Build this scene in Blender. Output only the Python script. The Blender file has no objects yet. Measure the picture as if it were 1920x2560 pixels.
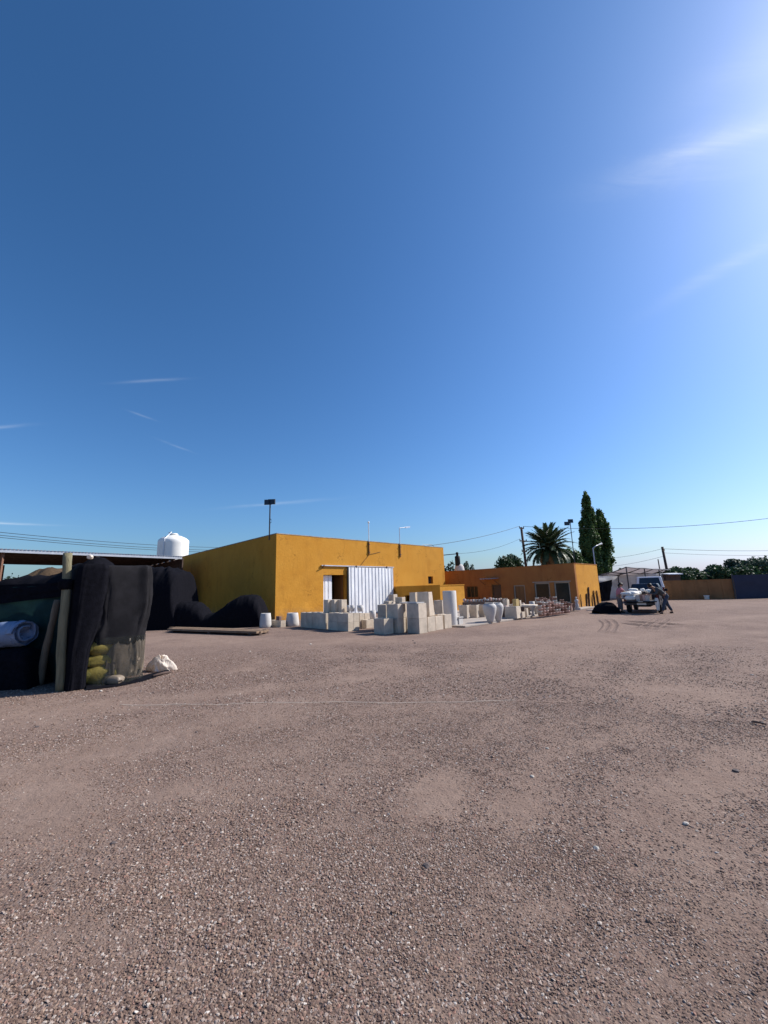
import bpy, bmesh, math, random
import numpy as np
from mathutils import Vector, Matrix

# ------------------------------------------------------------------ camera, sky, sun, exposure
SC = bpy.context.scene
COL = SC.collection
R = math.radians
FPX, HZ, SLOPE, CH = 1030.0, 1473.8, -0.0294, 1.6
ROLL = math.atan(-SLOPE)
PITCH = math.atan((HZ - 1280) * math.cos(ROLL) / FPX)
CAM = Vector((0, 0, CH))
FWD = Vector((0, math.cos(PITCH), math.sin(PITCH)))
_up = Vector((0, -math.sin(PITCH), math.cos(PITCH)))
_rt = Vector((1, 0, 0))
RGT = math.cos(ROLL) * _rt - math.sin(ROLL) * _up
UPV = math.cos(ROLL) * _up + math.sin(ROLL) * _rt
cam = bpy.data.cameras.new('camera')
cam.sensor_fit = 'HORIZONTAL'; cam.sensor_width = 36.0
cam.lens = FPX / 1920 * 36.0
cam.clip_start = 0.05; cam.clip_end = 5000
co = bpy.data.objects.new('camera', cam); COL.objects.link(co)
m = Matrix((RGT, UPV, -FWD)).transposed().to_4x4(); m.translation = CAM
co.matrix_world = m
SC.camera = co

SUN_AZ, SUN_EL = 72.0, 39.0          # azimuth from +Y towards +X
SKY_STRENGTH = 0.085
SUN_STRENGTH = 5.0
world = bpy.data.worlds.new('World'); SC.world = world; world.use_nodes = True
wn, wl = world.node_tree.nodes, world.node_tree.links
wn.clear()
sky = wn.new('ShaderNodeTexSky'); sky.sky_type = 'NISHITA'; sky.sun_disc = False
sky.sun_elevation = R(SUN_EL); sky.sun_rotation = R(SUN_AZ)
sky.altitude = 700; sky.air_density = 1.3; sky.dust_density = 2.0; sky.ozone_density = 3.4
bg = wn.new('ShaderNodeBackground'); bg.inputs['Strength'].default_value = SKY_STRENGTH
wo = wn.new('ShaderNodeOutputWorld')
# colour response: deeper blue away from the sun, as the photograph's sky
ssep = wn.new('ShaderNodeSeparateColor'); wl.new(sky.outputs[0], ssep.inputs[0]); scom = wn.new('ShaderNodeCombineColor')
for _i, (_k, _g) in enumerate(((.428, 1.35), (.722, 1.17), (.885, 1.22))):
    _p = wn.new('ShaderNodeMath'); _p.operation = 'POWER'; wl.new(ssep.outputs[_i], _p.inputs[0]); _p.inputs[1].default_value = _g
    _q = wn.new('ShaderNodeMath'); _q.operation = 'MULTIPLY'; wl.new(_p.outputs[0], _q.inputs[0]); _q.inputs[1].default_value = _k
    wl.new(_q.outputs[0], scom.inputs[_i])
_g = wn.new('ShaderNodeMath'); _g.operation = 'MULTIPLY'; _g.inputs[1].default_value = 1.14; _b = wn.new('ShaderNodeMath'); _b.operation = 'MAXIMUM'
_gs = scom.inputs[1].links[0].from_socket; _bs = scom.inputs[2].links[0].from_socket
wl.new(_gs, _g.inputs[0]); wl.new(_g.outputs[0], _b.inputs[0]); wl.new(_bs, _b.inputs[1]); wl.new(_b.outputs[0], scom.inputs[2])
# thin high cirrus: streaky noise on a plane far above
tc = wn.new('ShaderNodeTexCoord'); sep = wn.new('ShaderNodeSeparateXYZ'); wl.new(tc.outputs['Generated'], sep.inputs[0])
zc = wn.new('ShaderNodeMath'); zc.operation = 'MAXIMUM'; zc.inputs[1].default_value = 0.03; wl.new(sep.outputs[2], zc.inputs[0])
def wmath(op, a, b=None, clamp=False):
    n = wn.new('ShaderNodeMath'); n.operation = op; n.use_clamp = clamp
    for i, s in enumerate((a, b)):
        if s is None: continue
        if isinstance(s, (int, float)): n.inputs[i].default_value = s
        else: wl.new(s, n.inputs[i])
    return n.outputs[0]
px_ = wmath('DIVIDE', sep.outputs[0], zc.outputs[0]); py_ = wmath('DIVIDE', sep.outputs[1], zc.outputs[0])
cmb = wn.new('ShaderNodeCombineXYZ'); wl.new(px_, cmb.inputs[0]); wl.new(py_, cmb.inputs[1])
mp = wn.new('ShaderNodeMapping'); mp.inputs['Rotation'].default_value = (0, 0, R(40)); mp.inputs['Scale'].default_value = (2.2, 2.2, 1); mp.inputs['Location'].default_value = (5.3, 1.6, 0)
wl.new(cmb.outputs[0], mp.inputs[0])
cn = wn.new('ShaderNodeTexNoise'); cn.inputs['Scale'].default_value = 1.1; cn.inputs['Detail'].default_value = 7; cn.inputs['Roughness'].default_value = .62; cn.inputs['Distortion'].default_value = .5
wl.new(mp.outputs[0], cn.inputs['Vector'])
#cr = wn.new('ShaderNodeMapRange'); #; cr.inputs[2].default_value = .90; cr.inputs[3].default_value = 0; cr.inputs[4].default_value = .30

def streak(az0, el0, az1, el1, width, k):        # a soft cirrus streak between two directions of the sky (degrees)
    q = []
    for az, el in ((az0, el0), (az1, el1)): q.append((math.sin(R(az))/math.tan(R(el)), math.cos(R(az))/math.tan(R(el))))
    cx, cy = (q[0][0]+q[1][0])/2, (q[0][1]+q[1][1])/2; dx, dy = q[1][0]-q[0][0], q[1][1]-q[0][1]; L_ = math.hypot(dx, dy); dx /= L_; dy /= L_
    ax, ay = wmath('SUBTRACT', px_, cx), wmath('SUBTRACT', py_, cy)
    al = wmath('DIVIDE', wmath('ADD', wmath('MULTIPLY', ax, dx), wmath('MULTIPLY', ay, dy)), L_*.42)
    ac = wmath('DIVIDE', wmath('ADD', wmath('ADD', wmath('MULTIPLY', ax, -dy), wmath('MULTIPLY', ay, dx)), wmath('MULTIPLY', wmath('SUBTRACT', cn.outputs['Fac'], .5), width*2.5)), width)
    s = wmath('ADD', wmath('MULTIPLY', al, al), wmath('MULTIPLY', ac, ac))
    return wmath('MULTIPLY', wmath('EXPONENT', wmath('MULTIPLY', s, -1.0)), k)
def _azel(x, y):
    v = FWD*FPX + RGT*(x-960) + UPV*(1280-y); return math.degrees(math.atan2(v.x, v.y)), math.degrees(math.atan2(v.z, math.hypot(v.x, v.y)))
fmp = wn.new('ShaderNodeMapping'); fmp.inputs['Rotation'].default_value = (0, 0, R(-12)); fmp.inputs['Scale'].default_value = (2.0, 11, 1); wl.new(cmb.outputs[0], fmp.inputs[0])
fib = wn.new('ShaderNodeTexNoise'); fib.inputs['Scale'].default_value = 1.4; fib.inputs['Detail'].default_value = 8; fib.inputs['Roughness'].default_value = .68; fib.inputs['Distortion'].default_value = .8; wl.new(fmp.outputs[0], fib.inputs['Vector'])
cf = None
for (x0, y0, x1, y1, w, k) in [(1560, 430, 2100, 260, .045, .20), (1640, 400, 2000, 300, .018, .14), (1500, 470, 1960, 395, .05, .08), (1640, 770, 2050, 520, .045, .10), (1700, 230, 2100, 90, .06, .08),
        (290, 957, 450, 948, .012, .10), (325, 1028, 385, 1050, .012, .10), (-80, 1075, 70, 1062, .02, .13), (400, 1100, 480, 1130, .015, .07), (-200, 1300, 110, 1312, .10, .30), (560, 1270, 820, 1248, .07, .10)]:
    _s = streak(*_azel(x0, y0), *_azel(x1, y1), w, k); cf = _s if cf is None else wmath('ADD', cf, _s)
cf = wmath('MULTIPLY', cf, wmath('ADD', wmath('MULTIPLY', fib.outputs['Fac'], 2.6), -.35), True)
cmix = wn.new('ShaderNodeMix'); cmix.data_type = 'RGBA'; cmix.inputs[7].default_value = (9.0, 9.6, 10.2, 1)
wl.new(cf, cmix.inputs[0]); wl.new(scom.outputs[0], cmix.inputs[6])
wl.new(cmix.outputs[2], bg.inputs['Color']); wl.new(bg.outputs[0], wo.inputs['Surface'])

sl = bpy.data.lights.new('sun', 'SUN'); sl.energy = SUN_STRENGTH; sl.angle = R(0.5); sl.color = (1.0, 0.95, 0.87)
so = bpy.data.objects.new('sun', sl); COL.objects.link(so)
sdir = Vector((math.sin(R(SUN_AZ)) * math.cos(R(SUN_EL)), math.cos(R(SUN_AZ)) * math.cos(R(SUN_EL)), math.sin(R(SUN_EL))))
so.rotation_euler = sdir.to_track_quat('Z', 'Y').to_euler(); so.location = (30, 10, 40)
vs = SC.view_settings; SC.display_settings.display_device = 'sRGB'
vs.view_transform = 'Standard'; vs.look = 'None'; vs.exposure = 0.4; vs.gamma = 1.0; vs.use_curve_mapping = False
SC.render.engine = 'CYCLES'

# ------------------------------------------------------------------ picture <-> place (a survey of the photograph)
def ray(x, y):
    return (FWD * FPX + RGT * (x - 960) + UPV * (1280 - y)).normalized()
def P(x, y, z=0.0):                       # the point at height z seen at (x, y)
    d = ray(x, y); t = (z - CH) / d.z
    return CAM + d * t
def D(x, y, Y):                           # the point Y metres ahead seen at (x, y)
    d = ray(x, y); return CAM + d * (Y / d.y)
def px(p):
    d = Vector(p) - CAM
    k = d.dot(FWD)
    return 960 + FPX * d.dot(RGT) / k, 1280 - FPX * d.dot(UPV) / k
def solve(fn, target, idx, lo, hi):
    flo = px(fn(lo))[idx] - target
    for _ in range(60):
        mid = (lo + hi) / 2; fm = px(fn(mid))[idx] - target
        if (fm > 0) == (flo > 0): lo, flo = mid, fm
        else: hi = mid
    return (lo + hi) / 2
def hor(x, y):
    d = ray(x, y); d.z = 0; return d.normalized()
U = hor(1987, 1444)                       # along the sunlit walls, away to the right
V = hor(12, 1502)                         # along the shaded walls, away to the left
UP = Vector((0, 0, 1))
NU = Vector((U.y, -U.x, 0))               # sunlit wall's outward normal (to the right and towards us)
NV = Vector((-V.y, V.x, 0))               # shaded wall's outward normal (to the left and towards us)

# ------------------------------------------------------------------ mesh helpers
class MB:
    def __init__(s): s.v, s.f, s.m = [], [], []
    def add(s, vs, fs, mi=0):
        b = len(s.v); s.v += [tuple(q) for q in vs]; s.f += [tuple(b + i for i in f) for f in fs]; s.m += [mi] * len(fs); return s
    def box(s, o, a, b, c, mi=0):         # corner o, edge vectors a b c
        o, a, b, c = Vector(o), Vector(a), Vector(b), Vector(c)
        vs = [o, o+a, o+a+b, o+b, o+c, o+a+c, o+a+b+c, o+b+c]
        fs = [(0,3,2,1),(4,5,6,7),(0,1,5,4),(1,2,6,5),(2,3,7,6),(3,0,4,7)]
        if a.cross(b).dot(c) < 0: fs = [f[::-1] for f in fs]
        return s.add(vs, fs, mi)
    def cbox(s, c, sx, sy, sz, mi=0):
        return s.box((c[0]-sx/2, c[1]-sy/2, c[2]-sz/2), (sx,0,0), (0,sy,0), (0,0,sz), mi)
    def tube(s, pts, r, n=8, mi=0, cap=True):
        pts = [Vector(p) for p in pts]; k = len(pts)
        rs = r if isinstance(r, (list, tuple)) else [r] * k
        vs = []; ref = None
        for i, p in enumerate(pts):
            t = (pts[min(i+1, k-1)] - pts[max(i-1, 0)])
            t = t.normalized() if t.length > 1e-9 else Vector((0,0,1))
            if ref is None: ref = Vector((0,0,1)) if abs(t.z) < .9 else Vector((1,0,0))
            a = t.cross(ref).normalized(); b = t.cross(a); ref = -b if False else ref
            for j in range(n):
                g = 2*math.pi*j/n
                vs.append(p + (a*math.cos(g) + b*math.sin(g)) * rs[i])
        fs = [(i*n+j, (i+1)*n+j, (i+1)*n+(j+1)%n, i*n+(j+1)%n) for i in range(k-1) for j in range(n)]
        if cap: fs += [tuple(range(n)), tuple(reversed(range((k-1)*n, k*n)))]
        return s.add(vs, fs, mi)
    def lathe(s, prof, c=(0,0,0), n=20, mi=0, sx=1, sy=1):
        c = Vector(c); k = len(prof); vs = []
        for r, z in prof:
            for j in range(n):
                g = 2*math.pi*j/n
                vs.append((c.x + r*math.cos(g)*sx, c.y + r*math.sin(g)*sy, c.z + z))
        fs = [(i*n+j, i*n+(j+1)%n, (i+1)*n+(j+1)%n, (i+1)*n+j) for i in range(k-1) for j in range(n)]
        if prof[0][0] > 1e-4: fs.append(tuple(reversed(range(n))))
        if prof[-1][0] > 1e-4: fs.append(tuple(range((k-1)*n, k*n)))
        return s.add(vs, fs, mi)
    def grid(s, fn, nu, nv, mi=0):
        vs = [fn(i/nu, j/nv) for j in range(nv+1) for i in range(nu+1)]
        w = nu+1
        return s.add(vs, [(j*w+i, j*w+i+1, (j+1)*w+i+1, (j+1)*w+i) for j in range(nv) for i in range(nu)], mi)
    def mesh(s, name, mats, origin=(0,0,0), smooth=False):
        me = bpy.data.meshes.new(name); o = Vector(origin)
        me.from_pydata([tuple(Vector(q) - o) for q in s.v], [], s.f)
        for x in (mats if isinstance(mats, (list, tuple)) else [mats]): me.materials.append(x)
        if any(s.m): me.polygons.foreach_set('material_index', s.m)
        if smooth: me.polygons.foreach_set('use_smooth', [True]*len(me.polygons))
        me.update(); return me
def tag(o, label=None, cat=None, group=None, kind=None):
    if label: o['label'] = label
    if cat: o['category'] = cat
    if group: o['group'] = group
    if kind: o['kind'] = kind
    return o
def wloc(o):
    l = Vector((0,0,0))
    while o is not None: l += o.location; o = o.parent
    return l
def link(name, me, parent=None, loc=(0,0,0)):
    o = bpy.data.objects.new(name, me); COL.objects.link(o); o.location = loc; o.parent = parent; return o
def part(name, mb, mat, parent, smooth=False, label=None):       # mb in world coordinates; parents unrotated here
    o = link(name, mb.mesh(name, mat, wloc(parent), smooth), parent)
    if label: o['label'] = label
    return o
def lpart(name, mb, mat, parent, smooth=False, label=None):      # mb in the thing's own coordinates
    o = link(name, mb.mesh(name, mat, (0,0,0), smooth), parent)
    if label: o['label'] = label
    return o
def thing(name, label, cat, loc=(0,0,0), group=None, rz=0):
    o = link(name, None, None, loc); o.rotation_euler.z = rz; o.empty_display_size = .2
    return tag(o, label, cat, group)
def single(name, mb, mat, label, cat, loc=None, group=None, smooth=False, kind=None):
    if loc is None:
        a = np.array([tuple(q) for q in mb.v]); loc = ((a[:,0].min()+a[:,0].max())/2, (a[:,1].min()+a[:,1].max())/2, a[:,2].min())
    return tag(link(name, mb.mesh(name, mat, loc, smooth), None, loc), label, cat, group, kind)
def structure(name, mb, mat, smooth=False):
    return tag(link(name, mb.mesh(name, mat, (0,0,0), smooth)), kind='structure')
def copy_tree(o, parent=None):
    c = o.copy(); COL.objects.link(c); c.parent = parent
    for ch in list(CH_OF.get(o.name, [])) or list(o.children): copy_tree(ch, c)
    return c
CH_OF = {}
def bevel(o, w=.01, seg=2):
    b = o.modifiers.new('bevel', 'BEVEL'); b.width = w; b.segments = seg; b.limit_method = 'ANGLE'; return o

# ------------------------------------------------------------------ materials
def mat(name, col, rough=.8, var=.15, scale=3.0, bump=.0, bscale=40.0, metal=0, spec=.3, col2=None, detail=6, stretch=None, thresh=None, alpha=None, trans=0, coord='pos', objrand=0, bdist=.02):
    m = bpy.data.materials.new(name); m.use_nodes = True
    n, l = m.node_tree.nodes, m.node_tree.links; n.clear()
    out = n.new('ShaderNodeOutputMaterial'); b = n.new('ShaderNodeBsdfPrincipled')
    b.inputs['Roughness'].default_value = rough; b.inputs['Metallic'].default_value = metal; b.inputs['Specular IOR Level'].default_value = spec
    if coord == 'pos':
        g = n.new('ShaderNodeNewGeometry'); vec = g.outputs['Position']
    else:
        g = n.new('ShaderNodeTexCoord'); vec = g.outputs['Object']
    if stretch:
        mp = n.new('ShaderNodeMapping'); mp.inputs['Scale'].default_value = stretch; l.new(vec, mp.inputs[0]); vec = mp.outputs[0]
    t = n.new('ShaderNodeTexNoise'); t.inputs['Scale'].default_value = scale; t.inputs['Detail'].default_value = detail; t.inputs['Roughness'].default_value = .6
    l.new(vec, t.inputs['Vector'])
    mr = n.new('ShaderNodeMapRange'); lo, hi = thresh or (.3, .7); mr.inputs[1].default_value = lo; mr.inputs[2].default_value = hi
    l.new(t.outputs['Fac'], mr.inputs[0])
    mx = n.new('ShaderNodeMix'); mx.data_type = 'RGBA'
    c1 = col; c2 = col2 or tuple(min(1, c*(1+var)) for c in col)
    if not col2: c1 = tuple(c*(1-var) for c in col)
    mx.inputs[6].default_value = (*c1, 1); mx.inputs[7].default_value = (*c2, 1); l.new(mr.outputs[0], mx.inputs[0])
    colout = mx.outputs[2]
    if objrand:
        oi = n.new('ShaderNodeObjectInfo'); r2 = n.new('ShaderNodeMapRange'); r2.inputs[3].default_value = 1-objrand; r2.inputs[4].default_value = 1+objrand
        l.new(oi.outputs['Random'], r2.inputs[0])
        vm = n.new('ShaderNodeVectorMath'); vm.operation = 'SCALE'; l.new(colout, vm.inputs[0]); l.new(r2.outputs[0], vm.inputs['Scale']); colout = vm.outputs[0]
    l.new(colout, b.inputs['Base Color'])
    if bump:
        t2 = n.new('ShaderNodeTexNoise'); t2.inputs['Scale'].default_value = bscale; t2.inputs['Detail'].default_value = 4; l.new(vec, t2.inputs['Vector'])
        bp = n.new('ShaderNodeBump'); bp.inputs['Strength'].default_value = bump; bp.inputs['Distance'].default_value = bdist
        l.new(t2.outputs['Fac'], bp.inputs['Height']); l.new(bp.outputs[0], b.inputs['Normal'])
    sh = b.outputs[0]
    if trans:
        tl = n.new('ShaderNodeBsdfTranslucent'); l.new(colout, tl.inputs[0]); ms = n.new('ShaderNodeMixShader'); ms.inputs[0].default_value = trans
        l.new(sh, ms.inputs[1]); l.new(tl.outputs[0], ms.inputs[2]); sh = ms.outputs[0]
    if alpha is not None:
        tr = n.new('ShaderNodeBsdfTransparent'); ms = n.new('ShaderNodeMixShader'); ms.inputs[0].default_value = alpha
        l.new(tr.outputs[0], ms.inputs[1]); l.new(sh, ms.inputs[2]); sh = ms.outputs[0]
    l.new(sh, out.inputs['Surface']); return m

def wall_mat(name, base, dark, light):
    m = bpy.data.materials.new(name); m.use_nodes = True
    n, l = m.node_tree.nodes, m.node_tree.links; b = n['Principled BSDF']
    b.inputs['Roughness'].default_value = .92; b.inputs['Specular IOR Level'].default_value = .15
    g = n.new('ShaderNodeNewGeometry'); pos = g.outputs['Position']
    def noise(sc, det, stretch=None, rough=.6):
        v = pos
        if stretch:
            mp = n.new('ShaderNodeMapping'); mp.inputs['Scale'].default_value = stretch; l.new(pos, mp.inputs[0]); v = mp.outputs[0]
        t = n.new('ShaderNodeTexNoise'); t.inputs['Scale'].default_value = sc; t.inputs['Detail'].default_value = det; t.inputs['Roughness'].default_value = rough
        l.new(v, t.inputs['Vector']); return t.outputs['Fac']
    def rng(s, a, c, lo=0, hi=1):
        r = n.new('ShaderNodeMapRange'); r.inputs[1].default_value = a; r.inputs[2].default_value = c; r.inputs[3].default_value = lo; r.inputs[4].default_value = hi; l.new(s, r.inputs[0]); return r.outputs[0]
    def mix(f, a, c2):
        x = n.new('ShaderNodeMix'); x.data_type = 'RGBA'; l.new(f, x.inputs[0])
        if isinstance(a, tuple): x.inputs[6].default_value = (*a, 1)
        else: l.new(a, x.inputs[6])
        x.inputs[7].default_value = (*c2, 1); return x.outputs[2]
    c = mix(rng(noise(.9, 5), .35, .7), base, light)
    c = mix(rng(noise(2.2, 8, (1,1,.28)), .52, .78, 0, .7), c, dark)          # vertical run marks
    c = mix(rng(noise(5.5, 6, None, .7), .60, .74, 0, .45), c, dark)          # blotches
    c = mix(rng(noise(9, 5, None, .75), .70, .76, 0, .55), c, (.42,.36,.27))  # flaked spots
    sz_ = n.new('ShaderNodeSeparateXYZ'); l.new(pos, sz_.inputs[0])
    def mul(a_, b_):
        x = n.new('ShaderNodeMath'); x.operation = 'MULTIPLY'; x.use_clamp = True; l.new(a_, x.inputs[0]); l.new(b_, x.inputs[1]); return x.outputs[0]
    c = mix(mul(rng(sz_.outputs[2], .75, .0, 0, .9), rng(noise(3.2, 7, None, .7), .38, .62)), c, (.25,.17,.11))       # splashed earth at the foot
    c = mix(mul(rng(sz_.outputs[2], 2.0, .8), rng(noise(1.1, 4), .5, .66, 0, .7)), c, tuple(min(1, k*1.22) for k in light))     # later repainted patches low down
    c = mix(rng(noise(.35, 3, (1,1,1.6)), .52, .60, 0, .28), c, dark)                                                  # roller bands of older paint
    cv = n.new('ShaderNodeTexVoronoi'); cv.feature = 'DISTANCE_TO_EDGE'; cv.inputs['Scale'].default_value = .55; cw = n.new('ShaderNodeVectorMath'); cw.operation = 'ADD'; cq = n.new('ShaderNodeTexNoise'); cq.inputs['Scale'].default_value = 2.5; cq.inputs['Detail'].default_value = 6; l.new(pos, cq.inputs['Vector']); l.new(pos, cw.inputs[0]); l.new(cq.outputs['Color'], cw.inputs[1]); l.new(cw.outputs[0], cv.inputs['Vector'])
    c = mix(mul(rng(cv.outputs['Distance'], .008, .002, 0, .8), rng(noise(.8, 3), .5, .6)), c, tuple(k*.45 for k in dark))       # hairline cracks
    l.new(c, b.inputs['Base Color'])
    t2 = noise(55, 5); t3 = noise(7, 3)
    ad = n.new('ShaderNodeMath'); ad.operation = 'ADD'; l.new(t2, ad.inputs[0]); l.new(t3, ad.inputs[1])
    bp = n.new('ShaderNodeBump'); bp.inputs['Strength'].default_value = .55; bp.inputs['Distance'].default_value = .02; l.new(ad.outputs[0], bp.inputs['Height']); l.new(bp.outputs[0], b.inputs['Normal'])
    return m

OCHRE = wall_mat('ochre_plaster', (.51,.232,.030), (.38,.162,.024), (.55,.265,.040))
OCHRE_SHADED = wall_mat('shaded_ochre_plaster', (.34,.142,.048), (.25,.10,.036), (.38,.17,.055))  # end wall's plaster again, with the long front's shade in its colour
M = {
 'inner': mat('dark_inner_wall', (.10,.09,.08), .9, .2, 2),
 'roof': mat('flat_roof_screed', (.32,.30,.28), .9, .2, 1),
 'coping': mat('coping_stone', (.36,.31,.26), .9, .3, 5, .4, 50),
 'concrete': mat('concrete', (.54,.455,.36), .9, .2, 2.9, .35, 60, objrand=.09),
 'concrete_warm': mat('warm_concrete', (.60,.50,.39), .9, .14, 3, .35, 60, objrand=.07),
 'white_conc': mat('white_concrete', (.50,.475,.45), .8, .1, 3, .25, 50, objrand=.05),
 'white_paint': mat('white_paint', (.78,.78,.76), .5, .05, 3),
 'tank': mat('white_tank_plastic', (.80,.79,.74), .45, .06, 1.2, .0),
 'steel': mat('galvanised_steel', (.50,.52,.56), .42, .12, 3, .1, 30, metal=.35, stretch=(1,1,.3)),
 'zinc': mat('white_corrugated_sheet', (.78,.79,.81), .45, .14, 3.2, metal=.0, stretch=(1,1,.3)),
 'dark_steel': mat('dark_steel', (.06,.06,.065), .5, .25, 8, metal=.5),
 'rust': mat('rusty_steel', (.17,.09,.06), .85, .35, 9),
 'brownpipe': mat('brown_painted_pipe', (.23,.10,.03), .7, .15, 9),
 'black_net': mat('black_shade_net', (.006,.006,.009), .95, .35, 14, .3, 60, spec=.06),
 'black_net_sheer': mat('thin_black_net', (.02,.022,.02), .8, .3, 14, .3, 160, alpha=.42),
 'black_net_lit': mat('sunlit_black_net', (.020,.019,.022), .85, .3, 5, .5, 120, spec=.12, trans=.2),  # black net's sunlit face, its brighter tone put into the colour
 'green_net': mat('dark_green_net', (.015,.045,.043), .85, .2, 4, .4, 150, trans=.25),
 'yellow_sack': mat('yellow_sack', (.38,.30,.07), .7, .25, 5, .4, 25),
 'film': mat('dusty_plastic_film', (.30,.24,.18), .45, .25, 4, .5, 12, trans=.3, spec=.5),
 'white_bag': mat('crumpled_white_plastic', (.82,.72,.62), .45, .1, 6, .3, 20, trans=.3),
 'blue_tarp': mat('pale_blue_tarp', (.19,.25,.38), .6, .14, 5, .5, 14),
 'log': mat('weathered_log', (.19,.17,.105), .9, .28, 5, .7, 30, stretch=(3,3,.4)),
 'log_dark': mat('grey_brown_log', (.17,.13,.09), .9, .3, 5, .7, 30, stretch=(3,3,.4)),
 'timber': mat('old_timber', (.22,.15,.10), .9, .3, 4, .5, 30),
 'timber_dark': mat('dark_old_timber', (.09,.06,.05), .9, .3, 6, .5, 30),
 'terracotta': mat('terracotta', (.30,.19,.155), .85, .2, 5, .2, 50, objrand=.22),
 'pink_clay': mat('dusty_pink_clay', (.56,.38,.33), .85, .15, 5, .2, 50, objrand=.15),
 'brick': mat('red_brick', (.20,.12,.10), .9, .2, 8, .3, 50, objrand=.15),
 'glass': mat('window_glass', (.022,.028,.026), .15, .2, 1, spec=.28),
 'blueglass': mat('bluish_dark_glass', (.02,.032,.055), .15, .2, 1, spec=.3),
 'frame': mat('pale_frame', (.33,.29,.24), .6, .1, 5),
 'door_brown': mat('brown_door', (.21,.11,.045), .6, .2, 4, stretch=(1,1,.2)),
 'dark': mat('near_black', (.012,.012,.014), .7, .2, 3),
 'rubber': mat('tyre_rubber', (.022,.022,.024), .85, .25, 20),
 'navy': mat('navy_car_paint', (.010,.013,.024), .35, .15, 5, spec=.3),
 'chrome': mat('dull_chrome', (.45,.45,.46), .3, .1, 5, metal=.9),
 'van': mat('white_van_paint', (.76,.77,.80), .3, .04, 2, spec=.5),
 'red_lamp': mat('red_lens', (.13,.012,.010), .2, .1, 4),
 'skin': mat('skin', (.36,.20,.13), .6, .08, 9),
 'hair': mat('dark_hair', (.02,.014,.011), .6, .2, 20),
 'pink': mat('pink_shirt', (.52,.20,.23), .8, .15, 6),
 'greytrouser': mat('grey_mauve_trousers', (.20,.17,.17), .85, .15, 6),
 'blackshirt': mat('faded_black_shirt', (.055,.06,.065), .85, .25, 6),
 'jeans': mat('faded_jeans', (.05,.065,.095), .85, .3, 6),
 'sacking': mat('white_sacking', (.72,.69,.64), .75, .12, 6, .4, 25, objrand=.08),
 'canopy': mat('grey_shade_cloth', (.42,.37,.37), .85, .1, 2, trans=.45),
 'tarpwall': mat('pale_tarp_wall', (.50,.49,.48), .7, .2, .9, .2, 4, trans=.2),
 'fencebrown': mat('brown_ochre_wall', (.27,.13,.055), .9, .2, 1.2, .3, 20),
 'fenceblue': mat('slate_shade_net', (.032,.036,.062), .85, .12, 2, .2, 60),
 'green_leaf': mat('bright_poplar_leaf', (.070,.120,.034), .6, .45, .9, trans=.25, spec=.3),
 'dark_leaf': mat('dark_leaf', (.028,.06,.022), .6, .45, .8, trans=.2, spec=.25),
 'olive_leaf': mat('blue_green_leaf', (.055,.085,.055), .6, .4, .7, trans=.2, spec=.25),
 'palm_leaf': mat('palm_leaf', (.045,.075,.032), .5, .35, 1.2, trans=.15, spec=.35),
 'dry_leaf': mat('dry_palm_leaf', (.26,.19,.10), .8, .3, 3),
 'bark': mat('bark', (.12,.09,.07), .95, .3, 5, .6, 25),
 'pad': mat('concrete_slab', (.34,.29,.25), .9, .14, 1.4, .3, 30),
 'stone': mat('loose_stone', (.10,.08,.075), .9, .35, 20, .4, 50),
 'pale_stone': mat('pale_stone', (.44,.40,.35), .9, .2, 20, .4, 50),
 'cord': mat('pale_cord', (.33,.27,.225), .9, .1, 10),
 'straw': mat('straw', (.07,.045,.025), .95, .3, 12, .8, 40),
 'ribroof': mat('dark_sheet_roof', (.30,.32,.37), .5, .15, 3, metal=.3),
 'ceiling': mat('cane_ceiling', (.12,.085,.06), .9, .25, 3, .4, 20),
}

ORD = ['first','second','third','fourth','fifth','sixth','seventh','eighth','ninth','tenth','eleventh','twelfth','thirteenth','fourteenth','fifteenth','sixteenth']

# ------------------------------------------------------------------ ground
rng = np.random.default_rng(7)
_tab = rng.random((64, 256, 256))
def vnoise(x, y, k=0):
    x = np.asarray(x, float); y = np.asarray(y, float)
    xi = np.floor(x).astype(int); yi = np.floor(y).astype(int); fx = x-xi; fy = y-yi
    fx = fx*fx*(3-2*fx); fy = fy*fy*(3-2*fy); T = _tab[k % 64]
    a = T[xi & 255, yi & 255]; b = T[(xi+1) & 255, yi & 255]; c = T[xi & 255, (yi+1) & 255]; d = T[(xi+1) & 255, (yi+1) & 255]
    return a*(1-fx)*(1-fy)+b*fx*(1-fy)+c*(1-fx)*fy+d*fx*fy
def fbm(x, y, k=0, o=4):
    s = 0; a = .5; t = 0
    for i in range(o):
        s = s + a*vnoise(x*2**i+13*i, y*2**i+7*i, k+i); t += a; a *= .5
    return s/t
PATCH = []
for (x, y, rx, ry, ang, s) in [(120,2000,150,120,0,1),(440,1975,110,30,10,.7),(1090,1985,90,70,20,1),(1790,1930,170,110,20,.8),(1290,2010,90,60,0,.7),
        (80,1790,150,40,0,.7),(1010,1770,260,30,0,.5),(1500,1850,200,40,12,.6),(700,1880,260,40,6,.45),(1720,1730,260,30,-4,.8),(430,1600,240,14,0,.9),(900,1600,300,10,0,.6),
        (1350,2270,120,60,15,.6),(300,2350,160,50,-20,.35),(860,2230,140,60,0,.3),(1830,2360,100,140,0,.5)]:
    c = P(x, y); ex = P(x+rx*math.cos(R(ang)), y-rx*math.sin(R(ang))) - c; ey = P(x+ry*math.sin(R(ang))*.3, y+ry) - c
    PATCH.append((c.x, c.y, ex.x, ex.y, ey.x, ey.y, s))
LANES = []
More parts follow.
